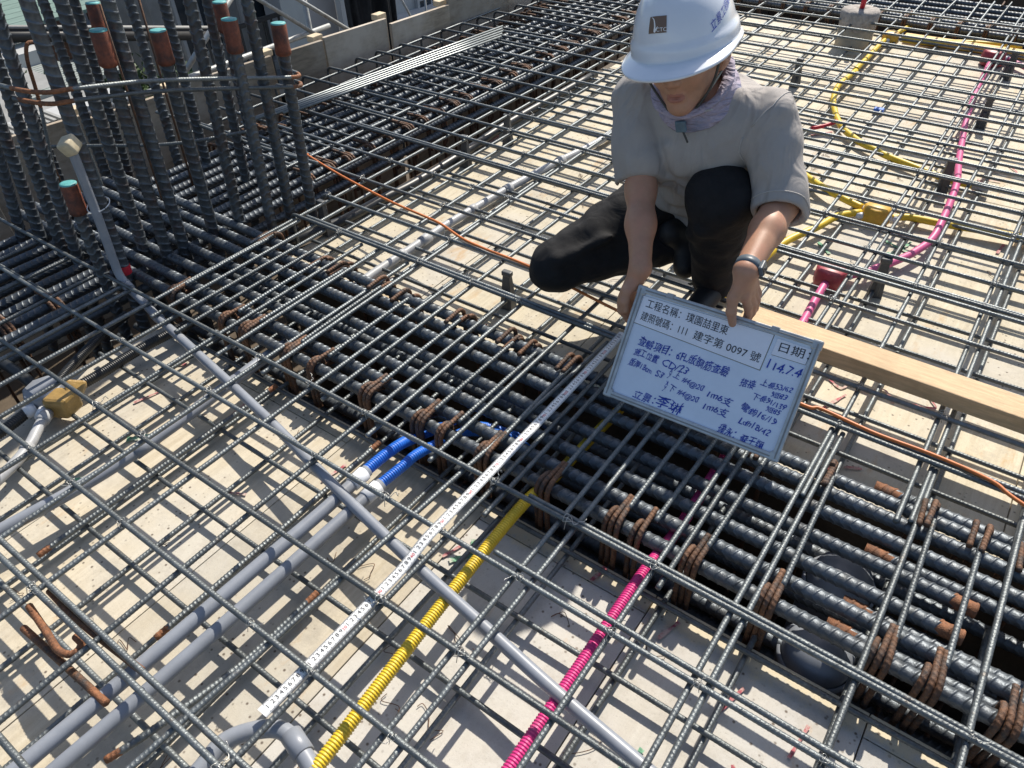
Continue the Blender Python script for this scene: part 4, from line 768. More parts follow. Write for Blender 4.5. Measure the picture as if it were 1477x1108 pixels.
def cap(p, a, b, ra, rb):
    a = np.asarray(a, float); b = np.asarray(b, float); d = b-a; t = np.clip((p-a)@d/(d@d), 0, 1)
    return np.linalg.norm(p-a-t[:, None]*d, axis=1)-(ra+(rb-ra)*t)
def ell(p, c, r, F=None):
    q = p-np.asarray(c, float); q = q@F.T if F is not None else q; r = np.asarray(r, float)
    k0 = np.linalg.norm(q/r, axis=1); k1 = np.linalg.norm(q/(r*r), axis=1)+1e-9; return k0*(k0-1)/k1
def chain(p, d, J, R, k):
    for a, b, ra, rb in zip(J[:-1], J[1:], R[:-1], R[1:]): d = smin(d, cap(p, a, b, ra, rb), k)
    return d
A3 = lambda *v: np.array(v, float)
# joints (metres, world)
shR, elR, wrR = A3(-.100, 1.50, .585), A3(-.030, 1.394, .402), A3(.064, 1.238, .280)
shL, elL, wrL = A3(.218, 1.535, .588), A3(.306, 1.475, .420), A3(.327, 1.232, .368)
hipR, hipL = A3(-.085, 1.75, .25), A3(.085, 1.77, .26)
knR, knL = A3(-.285, 1.385, .085), A3(.158, 1.455, .405)
anR, anL = A3(-.02, 1.665, .115), A3(.135, 1.585, .075)
HC = A3(.024, 1.443, .748)
yaw, pit, rol = math.radians(7), math.radians(10), math.radians(11)
hf = A3(math.sin(yaw)*math.cos(pit), -math.cos(yaw)*math.cos(pit), -math.sin(pit)); hl0 = A3(math.cos(yaw), math.sin(yaw), 0); hu0 = np.cross(hf, hl0); hu0 = hu0 if hu0[2] > 0 else -hu0
hl = hl0*math.cos(rol)+hu0*math.sin(rol); hu = hu0*math.cos(rol)-hl0*math.sin(rol)
HF = np.stack([hl, hf, hu])                      # rows: person's left, front, up
def toW(q): return HC+np.asarray(q, float)@HF
nb = A3(.045, 1.535, .615)                         # base of the neck
def f_head(p):
    q = (p-HC)@HF.T
    d = ell(q, (0, -.012, .035), (.076, .098, .095))
    d = smin(d, ell(q, (0, .03, -.03), (.063, .068, .085)), .03)
    for s in (-1, 1):
        d = smin(d, cap(q, (s*.052, .0, -.06), (s*.012, .066, -.103), .018, .017), .03)
        d = smin(d, ell(q, (s*.036, .066, -.028), (.022, .02, .022)), .025)
    d = smin(d, ell(q, (0, .078, -.104), (.02, .016, .015)), .02)
    d = smin(d, cap(q, (-.03, .082, .014), (.03, .082, .014), .011, .011), .02)
    d = smin(d, cap(q, (0, .09, .002), (0, .107, -.030), .008, .0115), .014)
    for s in (-1, 1): d = smin(d, ell(q, (s*.012, .099, -.035), (.009, .010, .008)), .008)
    for s in (-1, 1):
        d = smax(d, -ell(q, (s*.032, .098, -.002), (.016, .014, .010)), .012)
        d = smin(d, ell(q, (s*.032, .079, -.003), (.014, .012, .011)), .004)
    d = smin(d, ell(q, (0, .091, -.052), (.012, .008, .010)), .014)
    for z, r in ((-.0665, .0062), (-.0775, .0078)): d = smin(d, cap(q, (-.017, .0865, z-.001), (.017, .0865, z-.001), r*.6, r*.6), .008); d = smin(d, ell(q, (0, .0915, z), (.016, .0075, r)), .006)
    d = smax(d, -cap(q, (-.021, .096, -.0722), (.021, .096, -.0722), .0022, .0022), .003)
    for s in (-1, 1):
        e_ = ell(q, (s*.086, -.014, -.020), (.012, .025, .034)); e_ = smax(e_, -ell(q, (s*.097, -.008, -.018), (.010, .013, .020)), .006); d = smin(d, e_, .010)
        d = smin(d, ell(q, (s*.080, -.002, -.050), (.008, .010, .010)), .008)
    d = smin(d, cap(p, toW((0, -.03, -.05)), nb, .056, .062), .03)
    return d
def f_armR(p):
    J = [shR, elR, elR*.55+wrR*.45, wrR]; d = cap(p, J[0], J[1], .044, .0355); d = chain(p, d, J[1:], [.0355, .0345, .0262], .03); return d
def f_armL(p):
    J = [shL, elL, elL*.6+wrL*.4, wrL]; d = cap(p, J[0], J[1], .047, .041); d = chain(p, d, J[1:], [.041, .039, .0265], .02); return d
def hand(p, W_, K, fingers, thumb, d0):
    d = d0
    pd = None
    for k in K: c = cap(p, W_, k, .0178, .0125); pd = c if pd is None else smin(pd, c, .012)
    d = smin(d, pd, .018)
    for J in fingers: d = smin(d, chain(p, cap(p, J[0], J[1], .0112, .0096), J[1:], [.0096, .0088, .0076], .004), .006)
    d = smin(d, chain(p, cap(p, thumb[0], thumb[1], .0165, .0130), thumb[1:], [.0130, .0118, .0092], .006), .012)
    return d
LK = [A3(.339, 1.221, .310), A3(.341, 1.240, .309), A3(.341, 1.258, .311), A3(.338, 1.274, .318)]
LF = [[LK[0], A3(.349, 1.234, .274), A3(.350, 1.243, .250), A3(.345, 1.236, .226)], [LK[1], A3(.354, 1.254, .272), A3(.354, 1.258, .247), A3(.349, 1.246, .224)],
      [LK[2], A3(.354, 1.273, .274), A3(.354, 1.274, .250), A3(.350, 1.261, .230)], [LK[3], A3(.349, 1.288, .284), A3(.349, 1.287, .262), A3(.346, 1.275, .245)]]
LTH = [A3(.326, 1.216, .345), A3(.320, 1.200, .310), A3(.325, 1.192, .277), A3(.333, 1.193, .247)]
RK = [A3(.047, 1.200, .222), A3(.041, 1.204, .204), A3(.039, 1.203, .186), A3(.043, 1.198, .168)]
RF = [[RK[0], A3(.062, 1.222, .192), A3(.085, 1.226, .185), A3(.108, 1.216, .190)], [RK[1], A3(.058, 1.222, .172), A3(.082, 1.224, .165), A3(.104, 1.212, .170)],
      [RK[2], A3(.057, 1.216, .154), A3(.080, 1.216, .147), A3(.100, 1.202, .152)], [RK[3], A3(.060, 1.206, .140), A3(.078, 1.203, .133), A3(.094, 1.191, .138)]]
RTH = [A3(.062, 1.222, .250), A3(.055, 1.190, .236), A3(.056, 1.178, .212), A3(.064, 1.174, .190)]
person = empty('person', (.04, 1.65, .007)); tag(person, 'person in white helmet and grey shirt crouching on the mat and holding the whiteboard', 'person')
PI = Matrix.Translation(-Vector((.04, 1.65, .007)))
def pobj(name, me, parent=None):
    me.transform(PI); return obj(name, me, parent or person)
b1 = surface_net(f_head, HC-.17-A3(0, 0, .02), HC+.17, .0028)
armLh = lambda p: hand(p, wrL, LK, LF, LTH, f_armL(p)); armRh = lambda p: hand(p, wrR, RK, RF, RTH, f_armR(p))
b2 = surface_net(armLh, np.minimum.reduce([shL, elL, wrL, *[f[-1] for f in LF], LTH[1]])-.055, np.maximum.reduce([shL, elL, wrL])+.075, .0026)
b3 = surface_net(armRh, np.minimum.reduce([shR, elR, wrR, *[f[-1] for f in RF]])-.055, np.maximum.reduce([shR, elR, wrR])+.06, .0026)
torso = surface_net(lambda p: smin(smin(cap(p, shR, shL, .055, .055), cap(p, (hipR+hipL)/2, (shR+shL)/2, .09, .09), .05), cap(p, nb, (shR+shL)/2, .05, .05), .04), A3(-.2, 1.4, .1), A3(.35, 1.95, .7), .012)
V, F = joinvf([b1, b2, b3, torso]); q = (V[F].mean(1)-HC)@HF.T
lipm = ((np.abs(q[:, 0]) < .022-.0*q[:, 0]) & (q[:, 1] > .082) & (np.abs(q[:, 2]+.072) < .0112*np.sqrt(np.clip(1-(q[:, 0]/.024)**2, 0, 1)))).astype(np.int32)
pobj('body', mesh_np('body', V, F, True, ['skin', 'lip'], lipm))
# hair under the helmet
hv, hfc = surface_net(lambda p: smax(smax(ell((p-HC)@HF.T, (0, -.014, .034), (.081, .103, .100)), ((p-HC)@HF.T)[:, 1]-.045+.25*((p-HC)@HF.T)[:, 2]*0, .01), -(((p-HC)@HF.T)[:, 2]+.045+.35*np.clip(((p-HC)@HF.T)[:, 1]+.02, 0, 1)*-1), .01), HC-.16, HC+.16, .004)
pobj('hair', mesh_np('hair', hv, hfc, True, 'hair'))

def wob(p, f, a, s): return a*np.sin(f*p[:, 0]+s)*np.sin(f*1.13*p[:, 1]+1.7*s)*np.sin(f*.9*p[:, 2]+.6*s)
lat = (shL-shR)/np.linalg.norm(shL-shR); hipc = (hipL+hipR)/2; chest = (shL+shR)/2+A3(0, .0, -.075); tax = hipc-chest; tax /= np.linalg.norm(tax); fwd = np.cross(lat, tax); fwd = fwd if fwd[1] < 0 else -fwd
hemR0, hemR1 = A3(-.057, 1.432, .393), (wrR-elR)/np.linalg.norm(wrR-elR)*.35+(elR-shR)/np.linalg.norm(elR-shR)*.65
hemL0, hemL1 = A3(.314, 1.446, .410), (wrL-elL)/np.linalg.norm(wrL-elL)*.6+(elL-shL)/np.linalg.norm(elL-shL)*.4
hemR1 = hemR1/np.linalg.norm(hemR1); hemL1 = hemL1/np.linalg.norm(hemL1)
FOLDS = [(A3(.16, 1.465, .47), A3(.09, 1.47, .42), .014), (A3(.0, 1.45, .43), A3(.09, 1.48, .40), .016), (A3(-.03, 1.48, .39), A3(.06, 1.50, .37), .015), (A3(.13, 1.50, .41), A3(.07, 1.52, .36), .014), (A3(.02, 1.425, .52), A3(.05, 1.44, .455), .014)]
def f_shirt0(p):
    d = cap(p, chest-lat*.050+A3(0, .018, 0), hipc-lat*.072, .094, .110)
    d = smin(d, cap(p, chest+lat*.056+A3(0, .012, 0), hipc+lat*.072, .095, .110), .05)
    d = smin(d, cap(p, (shR+shL)/2+A3(-.05, .07, -.03), (shR+shL)/2+A3(.06, .09, -.04), .085, .085), .06)
    d = smin(d, cap(p, chest+fwd*.008, hipc+fwd*.03, .092, .105), .05)
    d = smin(d, cap(p, shR, shL, .066, .066), .06)
    d = smin(d, cap(p, nb-A3(0, .01, .03), (shR+shL)/2+A3(0, .05, -.03), .062, .09), .07)
    sR = smin(cap(p, shR, hemR0+hemR1*.03, .068, .061), cap(p, shR, shR*.4+elR*.6, .07, .07), .03)
    eL_ = elL; sL = smin(cap(p, shL, eL_, .068, .062), cap(p, eL_, hemL0+hemL1*.04, .062, .056), .03)
    d = smin(d, sR, .007); d = smin(d, sL, .009)
    for a, b, r in FOLDS: d = smin(d, cap(p, a, b, r, r*.5), .018)
    # soft drape: hanging folds on chest, sleeves and waist
    s = (p-chest)@tax; l_ = (p-chest)@lat
    d = d+.0055*np.sin(l_*46+s*34+1.2)*np.clip((s+.02)/.1, 0, 1)+.0045*np.sin(s*75+l_*22)*np.clip((s-.05)/.1, 0, 1)
    d = d+wob(p, 34, .0035, .7)+wob(p, 60, .0018, 2.1)
    tL = (p-shL)@((elL-shL)/np.linalg.norm(elL-shL)); d = d+np.where(l_ > .17, .0028*np.sin(tL*70+30*(p[:, 1]-1.5)), 0)
    tR = (p-shR)@((elR-shR)/np.linalg.norm(elR-shR)); d = d+np.where(l_ < -.14, .0026*np.sin(tR*62+26*(p[:, 1]-1.5)+1), 0)
    hb = (p-hemR0)@hemR1; nr = np.linalg.norm(p-hemR0-hb[:, None]*hemR1, axis=1); d = np.where((nr < .10) & (hb > -.12), smax(d, hb, .006), d)
    d = np.where((nr < .10) & (hb > -.05), smax(d, -(nr-.0525), .004), d)
    hb2 = (p-hemL0)@hemL1; nr2 = np.linalg.norm(p-hemL0-hb2[:, None]*hemL1, axis=1); d = np.where((nr2 < .10) & (hb2 > -.10), smax(d, hb2, .006), d)
    d = np.where((nr2 < .10) & (hb2 > -.05), smax(d, -(nr2-.051), .004), d)
    hz = (p-(hipc+fwd*.11))@tax; d = smax(d, hz+.004-.006*np.sin(l_*40), .006)
    d = smax(d, -cap(p, nb+A3(0, -.02, .06), nb+A3(0, .0, -.02), .066, .058), .008)
    return d
def on_surf(fn, P, lift=.0):
    P = np.array(P, float)
    for _ in range(12):
        d = fn(P); g = np.stack([fn(P+np.eye(3)[i]*.002)-fn(P-np.eye(3)[i]*.002) for i in range(3)], 1)/.004; g /= np.linalg.norm(g, axis=1)[:, None]+1e-9; P = P-g*(d-lift)[:, None]*.8
    return P
f_shirt = f_shirt0
sv, sf = surface_net(f_shirt, A3(-.22, 1.33, .12), A3(.44, 1.93, .70), .0042)
pobj('shirt', mesh_np('shirt', sv, sf, True, 'shirt'))
sh_o = person.children[-1]
def seam(c, ax_, r, n=36, frac=(0, 1)):
    ax_ = ax_/np.linalg.norm(ax_); u = np.cross(ax_, A3(0, 0, 1)); u /= np.linalg.norm(u); w = np.cross(ax_, u); t = np.linspace(frac[0]*2*np.pi, frac[1]*2*np.pi, n)
    P = c+r*(np.cos(t)[:, None]*u+np.sin(t)[:, None]*w); P = on_surf(f_shirt, P, .0006); P = P[1:-1]
    V, F = sweep_vf(P, .0016, 5); pobj('seam', mesh_np('seam', V, F, True, 'shirt_seam'), sh_o)
seam(shL+A3(-.005, -.01, -.005), lat*.9+A3(0, -.25, -.35), .085)
seam(hemL0-hemL1*.022, hemL1, .065); seam(hemR0-hemR1*.02, hemR1, .062)
def f_trou(p):
    d = cap(p, hipR, hipL, .112, .112)
    d = smin(d, chain(p, cap(p, hipR, knR, .100, .076), [knR, anR], [.074, .056], .02), .04)
    d = smin(d, chain(p, cap(p, hipL, knL, .104, .080), [knL, anL], [.078, .058], .025), .04)
    d = smin(d, cap(p, knL+A3(.01, -.01, .0), knL+A3(.0, .06, -.10), .074, .070), .03)
    for a, b, r in [(A3(-.19, 1.46, .17), A3(-.08, 1.60, .21), .022), (A3(-.30, 1.44, .13), A3(-.20, 1.50, .18), .016), (A3(.215, 1.50, .37), A3(.20, 1.57, .31), .016), (A3(.20, 1.47, .34), A3(.19, 1.53, .25), .015), (A3(.15, 1.39, .34), A3(.10, 1.45, .28), .014), (A3(-.25, 1.35, .14), A3(-.14, 1.46, .2), .014)]: d = smin(d, cap(p, a, b, r, r*.4), .03)
    d = d+wob(p, 42, .004, .3)+wob(p, 75, .0022, 1.1)+.002*np.sin(90*(p[:, 2]+.4*p[:, 0]))*np.clip((.25-np.abs(p[:, 2]-.2))/.25, 0, 1)
    return smax(d, .016-p[:, 2], .01)
tv, tf = surface_net(f_trou, A3(-.40, 1.26, .0), A3(.30, 1.93, .52), .0048)
pobj('trousers', mesh_np('trousers', tv, tf, True, 'trouser'))
def shoe(h, t, up, roll, sole_n):
    h, t = A3(*h), A3(*t); dx = t-h; L = np.linalg.norm(dx); dx /= L; upv = A3(*up); upv -= dx*(upv@dx); upv /= np.linalg.norm(upv); sd_ = np.cross(upv, dx); Fm = np.stack([sd_, dx, upv])
    def fu(p):
        q = (p-h)@Fm.T; d = cap(q, (0, .03, .035), (0, L-.045, .028), .040, .036); d = smin(d, cap(q, (0, .03, .05), (0, .035, .09), .040, .042), .03); return smax(d, .004-q[:, 2], .008)
    def fs(p):
        q = (p-h)@Fm.T; w = .040+.008*np.sin(q[:, 1]/L*3.0); d = np.maximum(np.abs(q[:, 0])-w, np.abs(q[:, 2]+.004)-.011); d = smax(d, cap(q, (0, .02, 0), (0, L-.04, 0), .05, .05), .01); return smax(d, -(.010*np.sin(q[:, 1]*190)-.004-q[:, 2]-.012), .003)
    c = (h+t)/2; r = L/2+.09
    o = pobj('shoe', mesh_np('shoe', *surface_net(fu, c-r, c+r, .006), True, 'shoe')); pobj('sole', mesh_np('sole', *surface_net(fs, c-r, c+r, .0045), True, 'sole'), o)
shoe((.140, 1.635, .024), (.150, 1.385, .024), (0, 0, 1), 0, 0)
shoe((.01, 1.705, .16), (.065, 1.60, .035), (-.5, -.6, .5), 0, 0)

# neck gaiter
ga = (nb-HC)/np.linalg.norm(nb-HC); gc = nb+A3(.0, -.046, .022)
def f_gaiter(p):
    q = p-gc; s = q@ga; rad = np.linalg.norm(q-s[:, None]*ga, axis=1)
    d = np.sqrt((rad-.082-.006*np.sin(s*140))**2+(np.abs(s)-np.minimum(np.abs(s), .024))**2)-.014
    return d+.0035*np.sin(s*210+rad*60+9*q[:, 0])+wob(p, 60, .003, 1)
pobj('neck_gaiter', mesh_np('neck_gaiter', *surface_net(f_gaiter, gc-.12, gc+.12, .0035), True, 'gaiter'))

# helmet
hp_ = math.radians(6); HFh = np.stack([hl, hf*math.cos(hp_)+hu*math.sin(hp_), hu*math.cos(hp_)-hf*math.sin(hp_)])
hc0 = toW((0, -.004, .012))
NT, NS = 96, 34
def helm(th, s, lift=0.0):
    """th 0 = front, s 0 top .. 1 rim .. 1.35 brim edge"""
    th = np.asarray(th, float); s = np.asarray(s, float)
    al, af, ah = .112, .136, .150
    ph = np.clip(s, 0, 1)*np.pi/2; ca, sa = np.cos(th), np.sin(th)
    R0 = 1/np.sqrt((sa/al)**2+(ca/af)**2)
    rr = np.sin(ph)**.88; zz = np.cos(ph)**.92*ah
    band = 1/(1+np.exp(-(.030-zz)/.0022)); out = R0*rr+.0065*band*np.clip((s-.3)*5, 0, 1)
    lx = out*sa; ly = out*ca
    ridge = np.exp(-(lx/.030)**4)*np.clip(1.25*np.cos(ph)+.1, 0, 1); zz = zz+.0055*ridge*np.clip(s*6+.2, 0, 1)
    groove = np.exp(-(((np.abs(lx)-.040)/.010)**2))*np.exp(-((ly-.045)/.05)**2); zz = zz-.004*groove
    fb = np.clip(ca, 0, 1)**1.6; k = np.clip((s-1)/.35, 0, 1)
    wid = .006+.040*fb; drop = .005+.012*fb; R1 = out+wid*k; zz = zz-drop*k**1.25
    n = np.stack([sa*np.sin(ph)/al, ca*np.sin(ph)/af, np.cos(ph)/ah], -1); n = n/np.linalg.norm(n, axis=-1)[..., None]
    q = np.stack([R1*sa, R1*ca, zz], -1)+n*lift
    return hc0+q@HFh
ss = np.concatenate([np.linspace(0.001, 1, 46), np.linspace(1.03, 1.35, 10)]); tt = np.linspace(0, 2*np.pi, NT, endpoint=False)
TT, SS = np.meshgrid(tt, ss); Vh = helm(TT, SS).reshape(-1, 3); m_ = len(ss)
edge_ = helm(tt, np.full(NT, 1.35))-.0045*hu; inn = helm(tt, np.full(NT, 1.0))-.007*hu; inn = hc0+(inn-hc0)*.96; inn2 = hc0+(helm(tt, np.full(NT, .6))-hc0)*.94
Vh = np.vstack([Vh, edge_, inn, inn2])
Fh = [(i*NT+j, i*NT+(j+1) % NT, (i+1)*NT+(j+1) % NT, (i+1)*NT+j) for i in range(m_+2) for j in range(NT)]
helmet = pobj('helmet', mesh_np('helmet', Vh, Fh, True, 'helmet'))
def inv_th(x): return x/.125
def on_helmet(VF, fx, m_, name, lift):
    V, F = VF; pobj(name, mesh_py(name, fx(V, lift), F, m_), helmet)
def logo_map(V, lift):   # V in metres on a flat patch: x to the viewer's right, y up
    th = -.08+V[:, 0]/.098; s = np.interp(-V[:, 1], [-.05, 0, .05], [.44, .70, .94]); return helm(th, s, lift)
def grid(x0, x1, y0, y1, n=8):
    xs_, ys_ = np.linspace(x0, x1, n), np.linspace(y0, y1, n); V = np.array([(x, y, 0) for y in ys_ for x in xs_]); F = [(i*n+j, i*n+j+1, (i+1)*n+j+1, (i+1)*n+j) for i in range(n-1) for j in range(n-1)]; return V, np.array(F)
on_helmet(grid(-.0165, .0165, -.014, .014), logo_map, 'logo_brown', 'logo_patch', .0012)
v, f_ = text_vf('CTC', .0095); v[:, 0] += -.0015; v[:, 1] += -.0115; on_helmet((v, f_), logo_map, 'logo_white', 'logo_letters', .002)
P = catmull([(-.0115, .0125, 0), (-.0065, .008, 0), (-.004, -.002, 0), (-.0045, -.010, 0), (-.0035, -.0115, 0), (-.001, -.006, 0), (.0015, -.003, 0)], 5); T = np.gradient(P, axis=0); T /= np.linalg.norm(T, axis=1)[:, None]; Nn = np.stack([-T[:, 1], T[:, 0], T[:, 2]], 1); k = len(P); w_ = (.0004+.0010*np.sin(np.linspace(0, np.pi, k)))[:, None]
on_helmet((np.vstack([P+Nn*w_, P-Nn*w_]), np.array([(i, i+1, i+1+k, i+k) for i in range(k-1)])), logo_map, 'logo_white', 'logo_curve', .002)
v, f_ = text_vf('立景工程顧問', .021); v[:, 0] -= v[:, 0].min()
def side_map(V, lift): th = .86+V[:, 0]/.128; s = .85-V[:, 1]/.21-(V[:, 0])*1.5; return helm(th, s, lift)
on_helmet((v, f_), side_map, 'ink_blue', 'helmet_writing', .0015)
# chin strap, buckle
def strap(pts, r, m_, nm='chin_strap'): return pobj(nm, mesh_np(nm, *sweep_vf(catmull([toW(q) for q in pts], 6), r, 8), True, m_))
cs = strap([(.098, .035, .012), (.082, .045, -.045), (.060, .052, -.085), (.022, .070, -.128), (0, .074, -.134), (-.022, .070, -.128), (-.060, .052, -.085), (-.082, .045, -.045), (-.098, .035, .012)], .003, 'strap')
strap([(.098, -.055, .012), (.086, -.02, -.045), (.072, .025, -.070), (.060, .052, -.085)], .0028, 'strap_grey')
strap([(.022, .070, -.128), (.050, .066, -.122), (.075, .07, -.115)], .0022, 'pvc_light')
V, F = bevel_box(.026, .010, .028, .003); V = V@HF+toW((0, .082, -.150)); b_ = pobj('buckle', mesh_py('buckle', V, F, 'buckle'))
strap([(.004, .084, -.16), (.010, .086, -.178), (.012, .084, -.19)], .0026, 'strap', 'strap_end')
# wristwatch on the left wrist
fa = (wrL-elL)/np.linalg.norm(wrL-elL); wc = wrL-fa*.012; wu = np.cross(fa, A3(0, 0, 1)); wu /= np.linalg.norm(wu); ww_ = np.cross(wu, fa)
th = np.linspace(0, 2*np.pi, 40); prof = [(-.0105, 0), (-.0100, .0022), (.0100, .0022), (.0105, 0), (.0100, -.001), (-.0100, -.001)]
Vw, Fw = [], []
for i, t in enumerate(th[:-1]):
    dr = np.cos(t)*wu+np.sin(t)*ww_
    for a, b in prof: Vw.append(wc+fa*a+dr*(.0285+b))
n_ = len(prof); k_ = len(th)-1
Fw = [(i*n_+j, i*n_+(j+1) % n_, ((i+1) % k_)*n_+(j+1) % n_, ((i+1) % k_)*n_+j) for i in range(k_) for j in range(n_)]
wt = pobj('wristwatch', mesh_np('wristwatch', Vw, Fw, True, 'watch'))
cdir = wu*(1 if wu[0] > 0 else -1)*.9+A3(0, 0, .25); cdir -= fa*(cdir@fa); cdir /= np.linalg.norm(cdir); Fc = np.stack([fa, np.cross(cdir, fa), cdir])
V, F = bevel_box(.030, .026, .010, .003); pobj('watch_case', mesh_py('watch_case', V@Fc+wc+cdir*.034, F, 'watch'), wt); V, F = bevel_box(.024, .021, .002, .0008); pobj('watch_face', mesh_py('watch_face', V@Fc+wc+cdir*.0395, F, 'watch_glass'), wt)

# ------------------------------------------------------------------ beyond the slab edge: scaffold, netting, neighbouring buildings, trees
def stube(a, b, r, label, m_='scaffold', g='scaffold tubes outside the edge form'):
    tag(tube('scaffold_tube', [a, (np.array(a)+np.array(b))/2, b], r, m_, n=10), label, 'scaffold tube', g)
stube((-3.2, 2.60, .405), (-3.2, 3.60, -.32), .013, 'scaffold brace slanting down to the edge form, right one')
stube((-3.2, 2.40, .42), (-3.2, 3.10, -.12), .012, 'scaffold brace slanting down left of the pale pillar')
stube((-3.3, 3.12, .6), (-3.3, 3.09, -3), .017, 'upright scaffold post where the braces meet')
stube((-3.3, 1.2, -.13), (-3.3, 3.28, -.112), .017, 'level scaffold tube behind the column bars')
stube((-3.3, 2.75, .31), (-3.3, 2.0, -.20), .016, 'scaffold brace rising behind the third coupler')
stube((-3.5, 4.15, -.1), (-3.5, 4.5, -.7), .009, 'thin rod between netting and edge form')
stube((-3.4, 4.35, .2), (-3.4, 4.33, -3), .008, 'thin upright rod right of the dark netting')
tt_ = empty('steel_rail', (-4, 2, 0)); tag(tt_, 'dark steel rail with pale top edge behind the column bars', 'rail')
V, F = sweep_vf([(0, -1.2, .35), (0, .9, -.17)], .035, 4); obj('channel', mesh_np('channel', V, F, False, 'frame_dark'), tt_); V, F = sweep_vf([(.0, -1.2, .392), (.0, .9, -.128)], .012, 4); obj('flange', mesh_np('flange', V, F, False, 'conc_wall'), tt_)
# dark netting hanging in folds
ny, nz_ = 60, 20; V = [(-4.4+.05*math.sin(y*26)+.03*math.sin(y*61+z), y, z) for y in np.linspace(4.46, 5.06, ny) for z in np.linspace(-2.6, .4, nz_)]
F = [(i*nz_+j, (i+1)*nz_+j, (i+1)*nz_+j+1, i*nz_+j+1) for i in range(ny-1) for j in range(nz_-1)]
o = obj('netting', mesh_py('netting', V, F, 'netting', True)); md = o.modifiers.new('thickness', 'SOLIDIFY'); md.thickness = .004; tag(o, 'black construction netting hanging in folds behind the edge form', 'netting')
o = box('concrete_pillar', -4.95, -4.6, 4.20, 4.52, -13.9, .6, 'conc_pale', bevel=.01); tag(o, 'pale concrete pillar beside the black netting', 'pillar')
def building(name, label, x, y0, y1, z0, z1, m_, wins, depth=5, slabs=(), balc=()):
    e = empty(name, (x, y0, z0)); tag(e, label, 'building')
    L = np.array([x, y0, z0])
    def part(nm, a, m2, par=e): V, F = box_vf(*a); return obj(nm, mesh_py(nm, np.array(V)-L, F, m2), par)
    part('wall', (x-depth, x, y0, y1, z0, z1), m_)
    for (ya, yb, za, zb) in wins:
        w = part('window', (x+.002, x+.06, ya, yb, za, zb), 'conc_pale'); yc = (ya+yb)/2
        part('pane', (x+.05, x+.068, ya+.05, yc-.02, za+.05, zb-.05), 'glass_dark', w); part('pane', (x+.05, x+.068, yc+.02, yb-.05, za+.05, zb-.05), 'glass_dark', w)
    for z in slabs: part('ledge', (x+.003, x+.22, y0-.05, y1+.05, z, z+.12), 'conc_pale')
    for (ya, yb, z) in balc:
        b = part('balcony', (x+.004, x+.8, ya, yb, z-.12, z), 'conc_wall')
        part('rail', (x+.74, x+.78, ya, yb, z+.85, z+.90), 'frame_dark', b)
        for y in np.arange(ya, yb, .13): part('baluster', (x+.75, x+.77, y, y+.025, z, z+.86), 'frame_dark', b)
    return e
building('apartment_building', 'grey concrete building with balconies and dark windows behind the scaffold', -9, 5.3, 11.5, -13.9, 1.0, 'conc_wall', [(5.6, 6.3, -1.9, -1.0), (6.6, 7.5, -1.7, -.6), (7.7, 8.4, -2.2, -1.0), (5.5, 6.4, -3.7, -2.7), (6.8, 7.8, -3.6, -2.6), (8.6, 9.6, -2.6, -1.2), (9.9, 10.8, -3.0, -1.6), (8.0, 9.0, -4.6, -3.4)], 6, (-2.35, -4.4), [(5.5, 7.4, -2.35), (7.6, 9.4, -2.95)])
building('brown_tile_building', 'brown tiled building seen between the column bars', -10.5, 4.2, 5.25, -13.9, 1.0, 'tile_brown', [(4.45, 4.85, -1.3, -.75), (4.4, 4.9, -2.6, -1.9), (4.95, 5.2, -1.5, -.9)], 5, (-1.62,))
building('low_house', 'low pale walled house behind the left column bars', -7.0, 2.2, 3.05, -13.9, -.75, 'conc_pale', [(2.4, 2.65, -1.5, -1.0)], 3)
building('yard_wall_house', 'grey walled low building below the left column bars', -5.2, 1.1, 2.6, -13.9, -.72, 'conc_wall', [(1.5, 1.8, -1.4, -1.0)], 1.3, (-.78,))
building('far_white_building', 'pale building behind the edge form right of the netting', -7.2, 6.9, 12.5, -13.9, 1.0, 'conc_pale', [(7.3, 7.8, -2.1, -1.4), (8.3, 8.9, -2.4, -1.5), (9.6, 10.3, -2.8, -1.9)], 1.6, (-1.75,))
def roof(label, x0, x1, y0, y1, z0, z1, m_):
    e = empty('metal_roof', (x0, y0, z0)); tag(e, label, 'roof', 'metal roofs below')
    n = 14; dx = (x1-x0)/n
    for k in range(n):
        a, b = x0+k*dx-x0, x0+(k+1)*dx-x0-.01; za = (z1-z0)*(k/n); zb = (z1-z0)*((k+1)/n)
        V = [(a, 0, za), (b, 0, zb), (b, y1-y0, zb), (a, y1-y0, za), (a, 0, za+.03), (b, 0, zb+.03), (b, y1-y0, zb+.03), (a, y1-y0, za+.03)]
        obj('sheet', mesh_py('sheet', V, box_vf(0, 1, 0, 1, 0, 1)[1], m_), e)
roof('pale green pitched metal roof at the top left corner', -9.6, -7.2, 2.3, 3.9, -.60, -.62, 'roof_green')
roof('pale metal roof behind the left column bars', -7.0, -5.6, 2.2, 3.05, -.9, -.72, 'roof_pale')
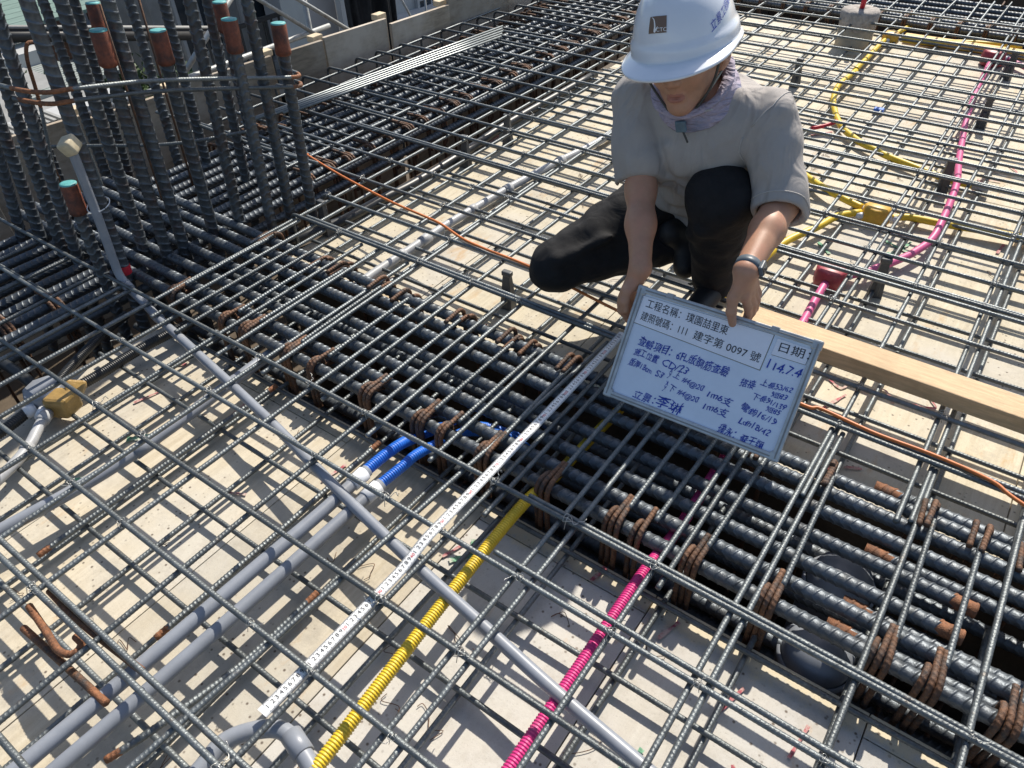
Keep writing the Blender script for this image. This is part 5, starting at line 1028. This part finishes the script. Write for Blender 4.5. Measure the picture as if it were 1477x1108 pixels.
# trees
def tree(label, x, y, z, r, seed):
    e = empty('tree', (x, y, -13.9)); tag(e, label, 'tree', 'trees below the slab edge'); rg = np.random.default_rng(seed); zz = z+13.9
    parts = [sweep_vf(catmull([(0, 0, 0), (.05, .03, zz*.4), (-.04, .05, zz*.75), (0, 0, zz)], 5), .1, 7, rfun=lambda s: np.interp(s, [0, zz], [.14, .04]))]
    for k in range(6):
        a = rg.random()*6.28; parts.append(sweep_vf([(0, 0, zz*.8+.1*k), (r*.4*math.cos(a), r*.4*math.sin(a), zz*.86+.12*k), (r*.75*math.cos(a), r*.75*math.sin(a), zz*.9+.15*k)], .025, 5))
    obj('trunk', mesh_np('trunk', *joinvf(parts), True, 'bark'), e)
    cl = rg.normal(0, .45, (60, 3)); cl = cl/np.maximum(1, np.linalg.norm(cl, axis=1))[:, None]*r; n = 7000
    c = cl[rg.integers(0, 60, n)]+rg.normal(0, r*.14, (n, 3)); u = rg.normal(0, 1, (n, 3)); u /= np.linalg.norm(u, axis=1)[:, None]; w = np.cross(u, rg.normal(0, 1, (n, 3))); w /= np.linalg.norm(w, axis=1)[:, None]; sz = (.016+.016*rg.random(n))[:, None]
    V = np.stack([c-u*sz*1.6, c+w*sz*.7, c+u*sz*1.6, c-w*sz*.7], 1).reshape(-1, 3)+np.array([0, 0, zz]); F = np.arange(4*n).reshape(-1, 4)
    obj('crown', mesh_np('crown', V, F, False, 'leaf'), e)
tree('green tree behind the column bars, leftmost', -6.2, 2.62, -1.15, .36, 1); tree('green tree behind the leftmost upper coupler', -6.3, 3.25, -1.35, .42, 2); tree('green tree behind the second coupler', -6.6, 3.95, -1.6, .42, 3); tree('small green tree low at the left picture edge', -4.6, 2.25, -1.25, .33, 4)
for n_ in ('black_graduation', 'red_numeral'): bpy.data.objects[n_]['kind'] = 'stuff'

# thin wire scraps dropped on the deck
wp = []
for k in range(46):
    near = k < 26; x = random.uniform(-.9, 1.1) if near else random.uniform(-1.1, .9); y = random.uniform(-.2, .66) if near else random.uniform(1.25, 3.2)
    P = np.array([x, y, DZ+.0035])+np.cumsum(np.vstack([[0, 0, 0], RNG.normal(0, .016, (5, 3))*np.array([1, 1, 0])]), 0); wp.append(sweep_vf(catmull(P, 4), .0009, 4))
o = obj('wire_scraps', mesh_np('wire_scraps', *joinvf(wp), True, 'rust')); tag(o, 'scraps of thin tie wire lying on the deck panels', 'wire scraps', kind='stuff')
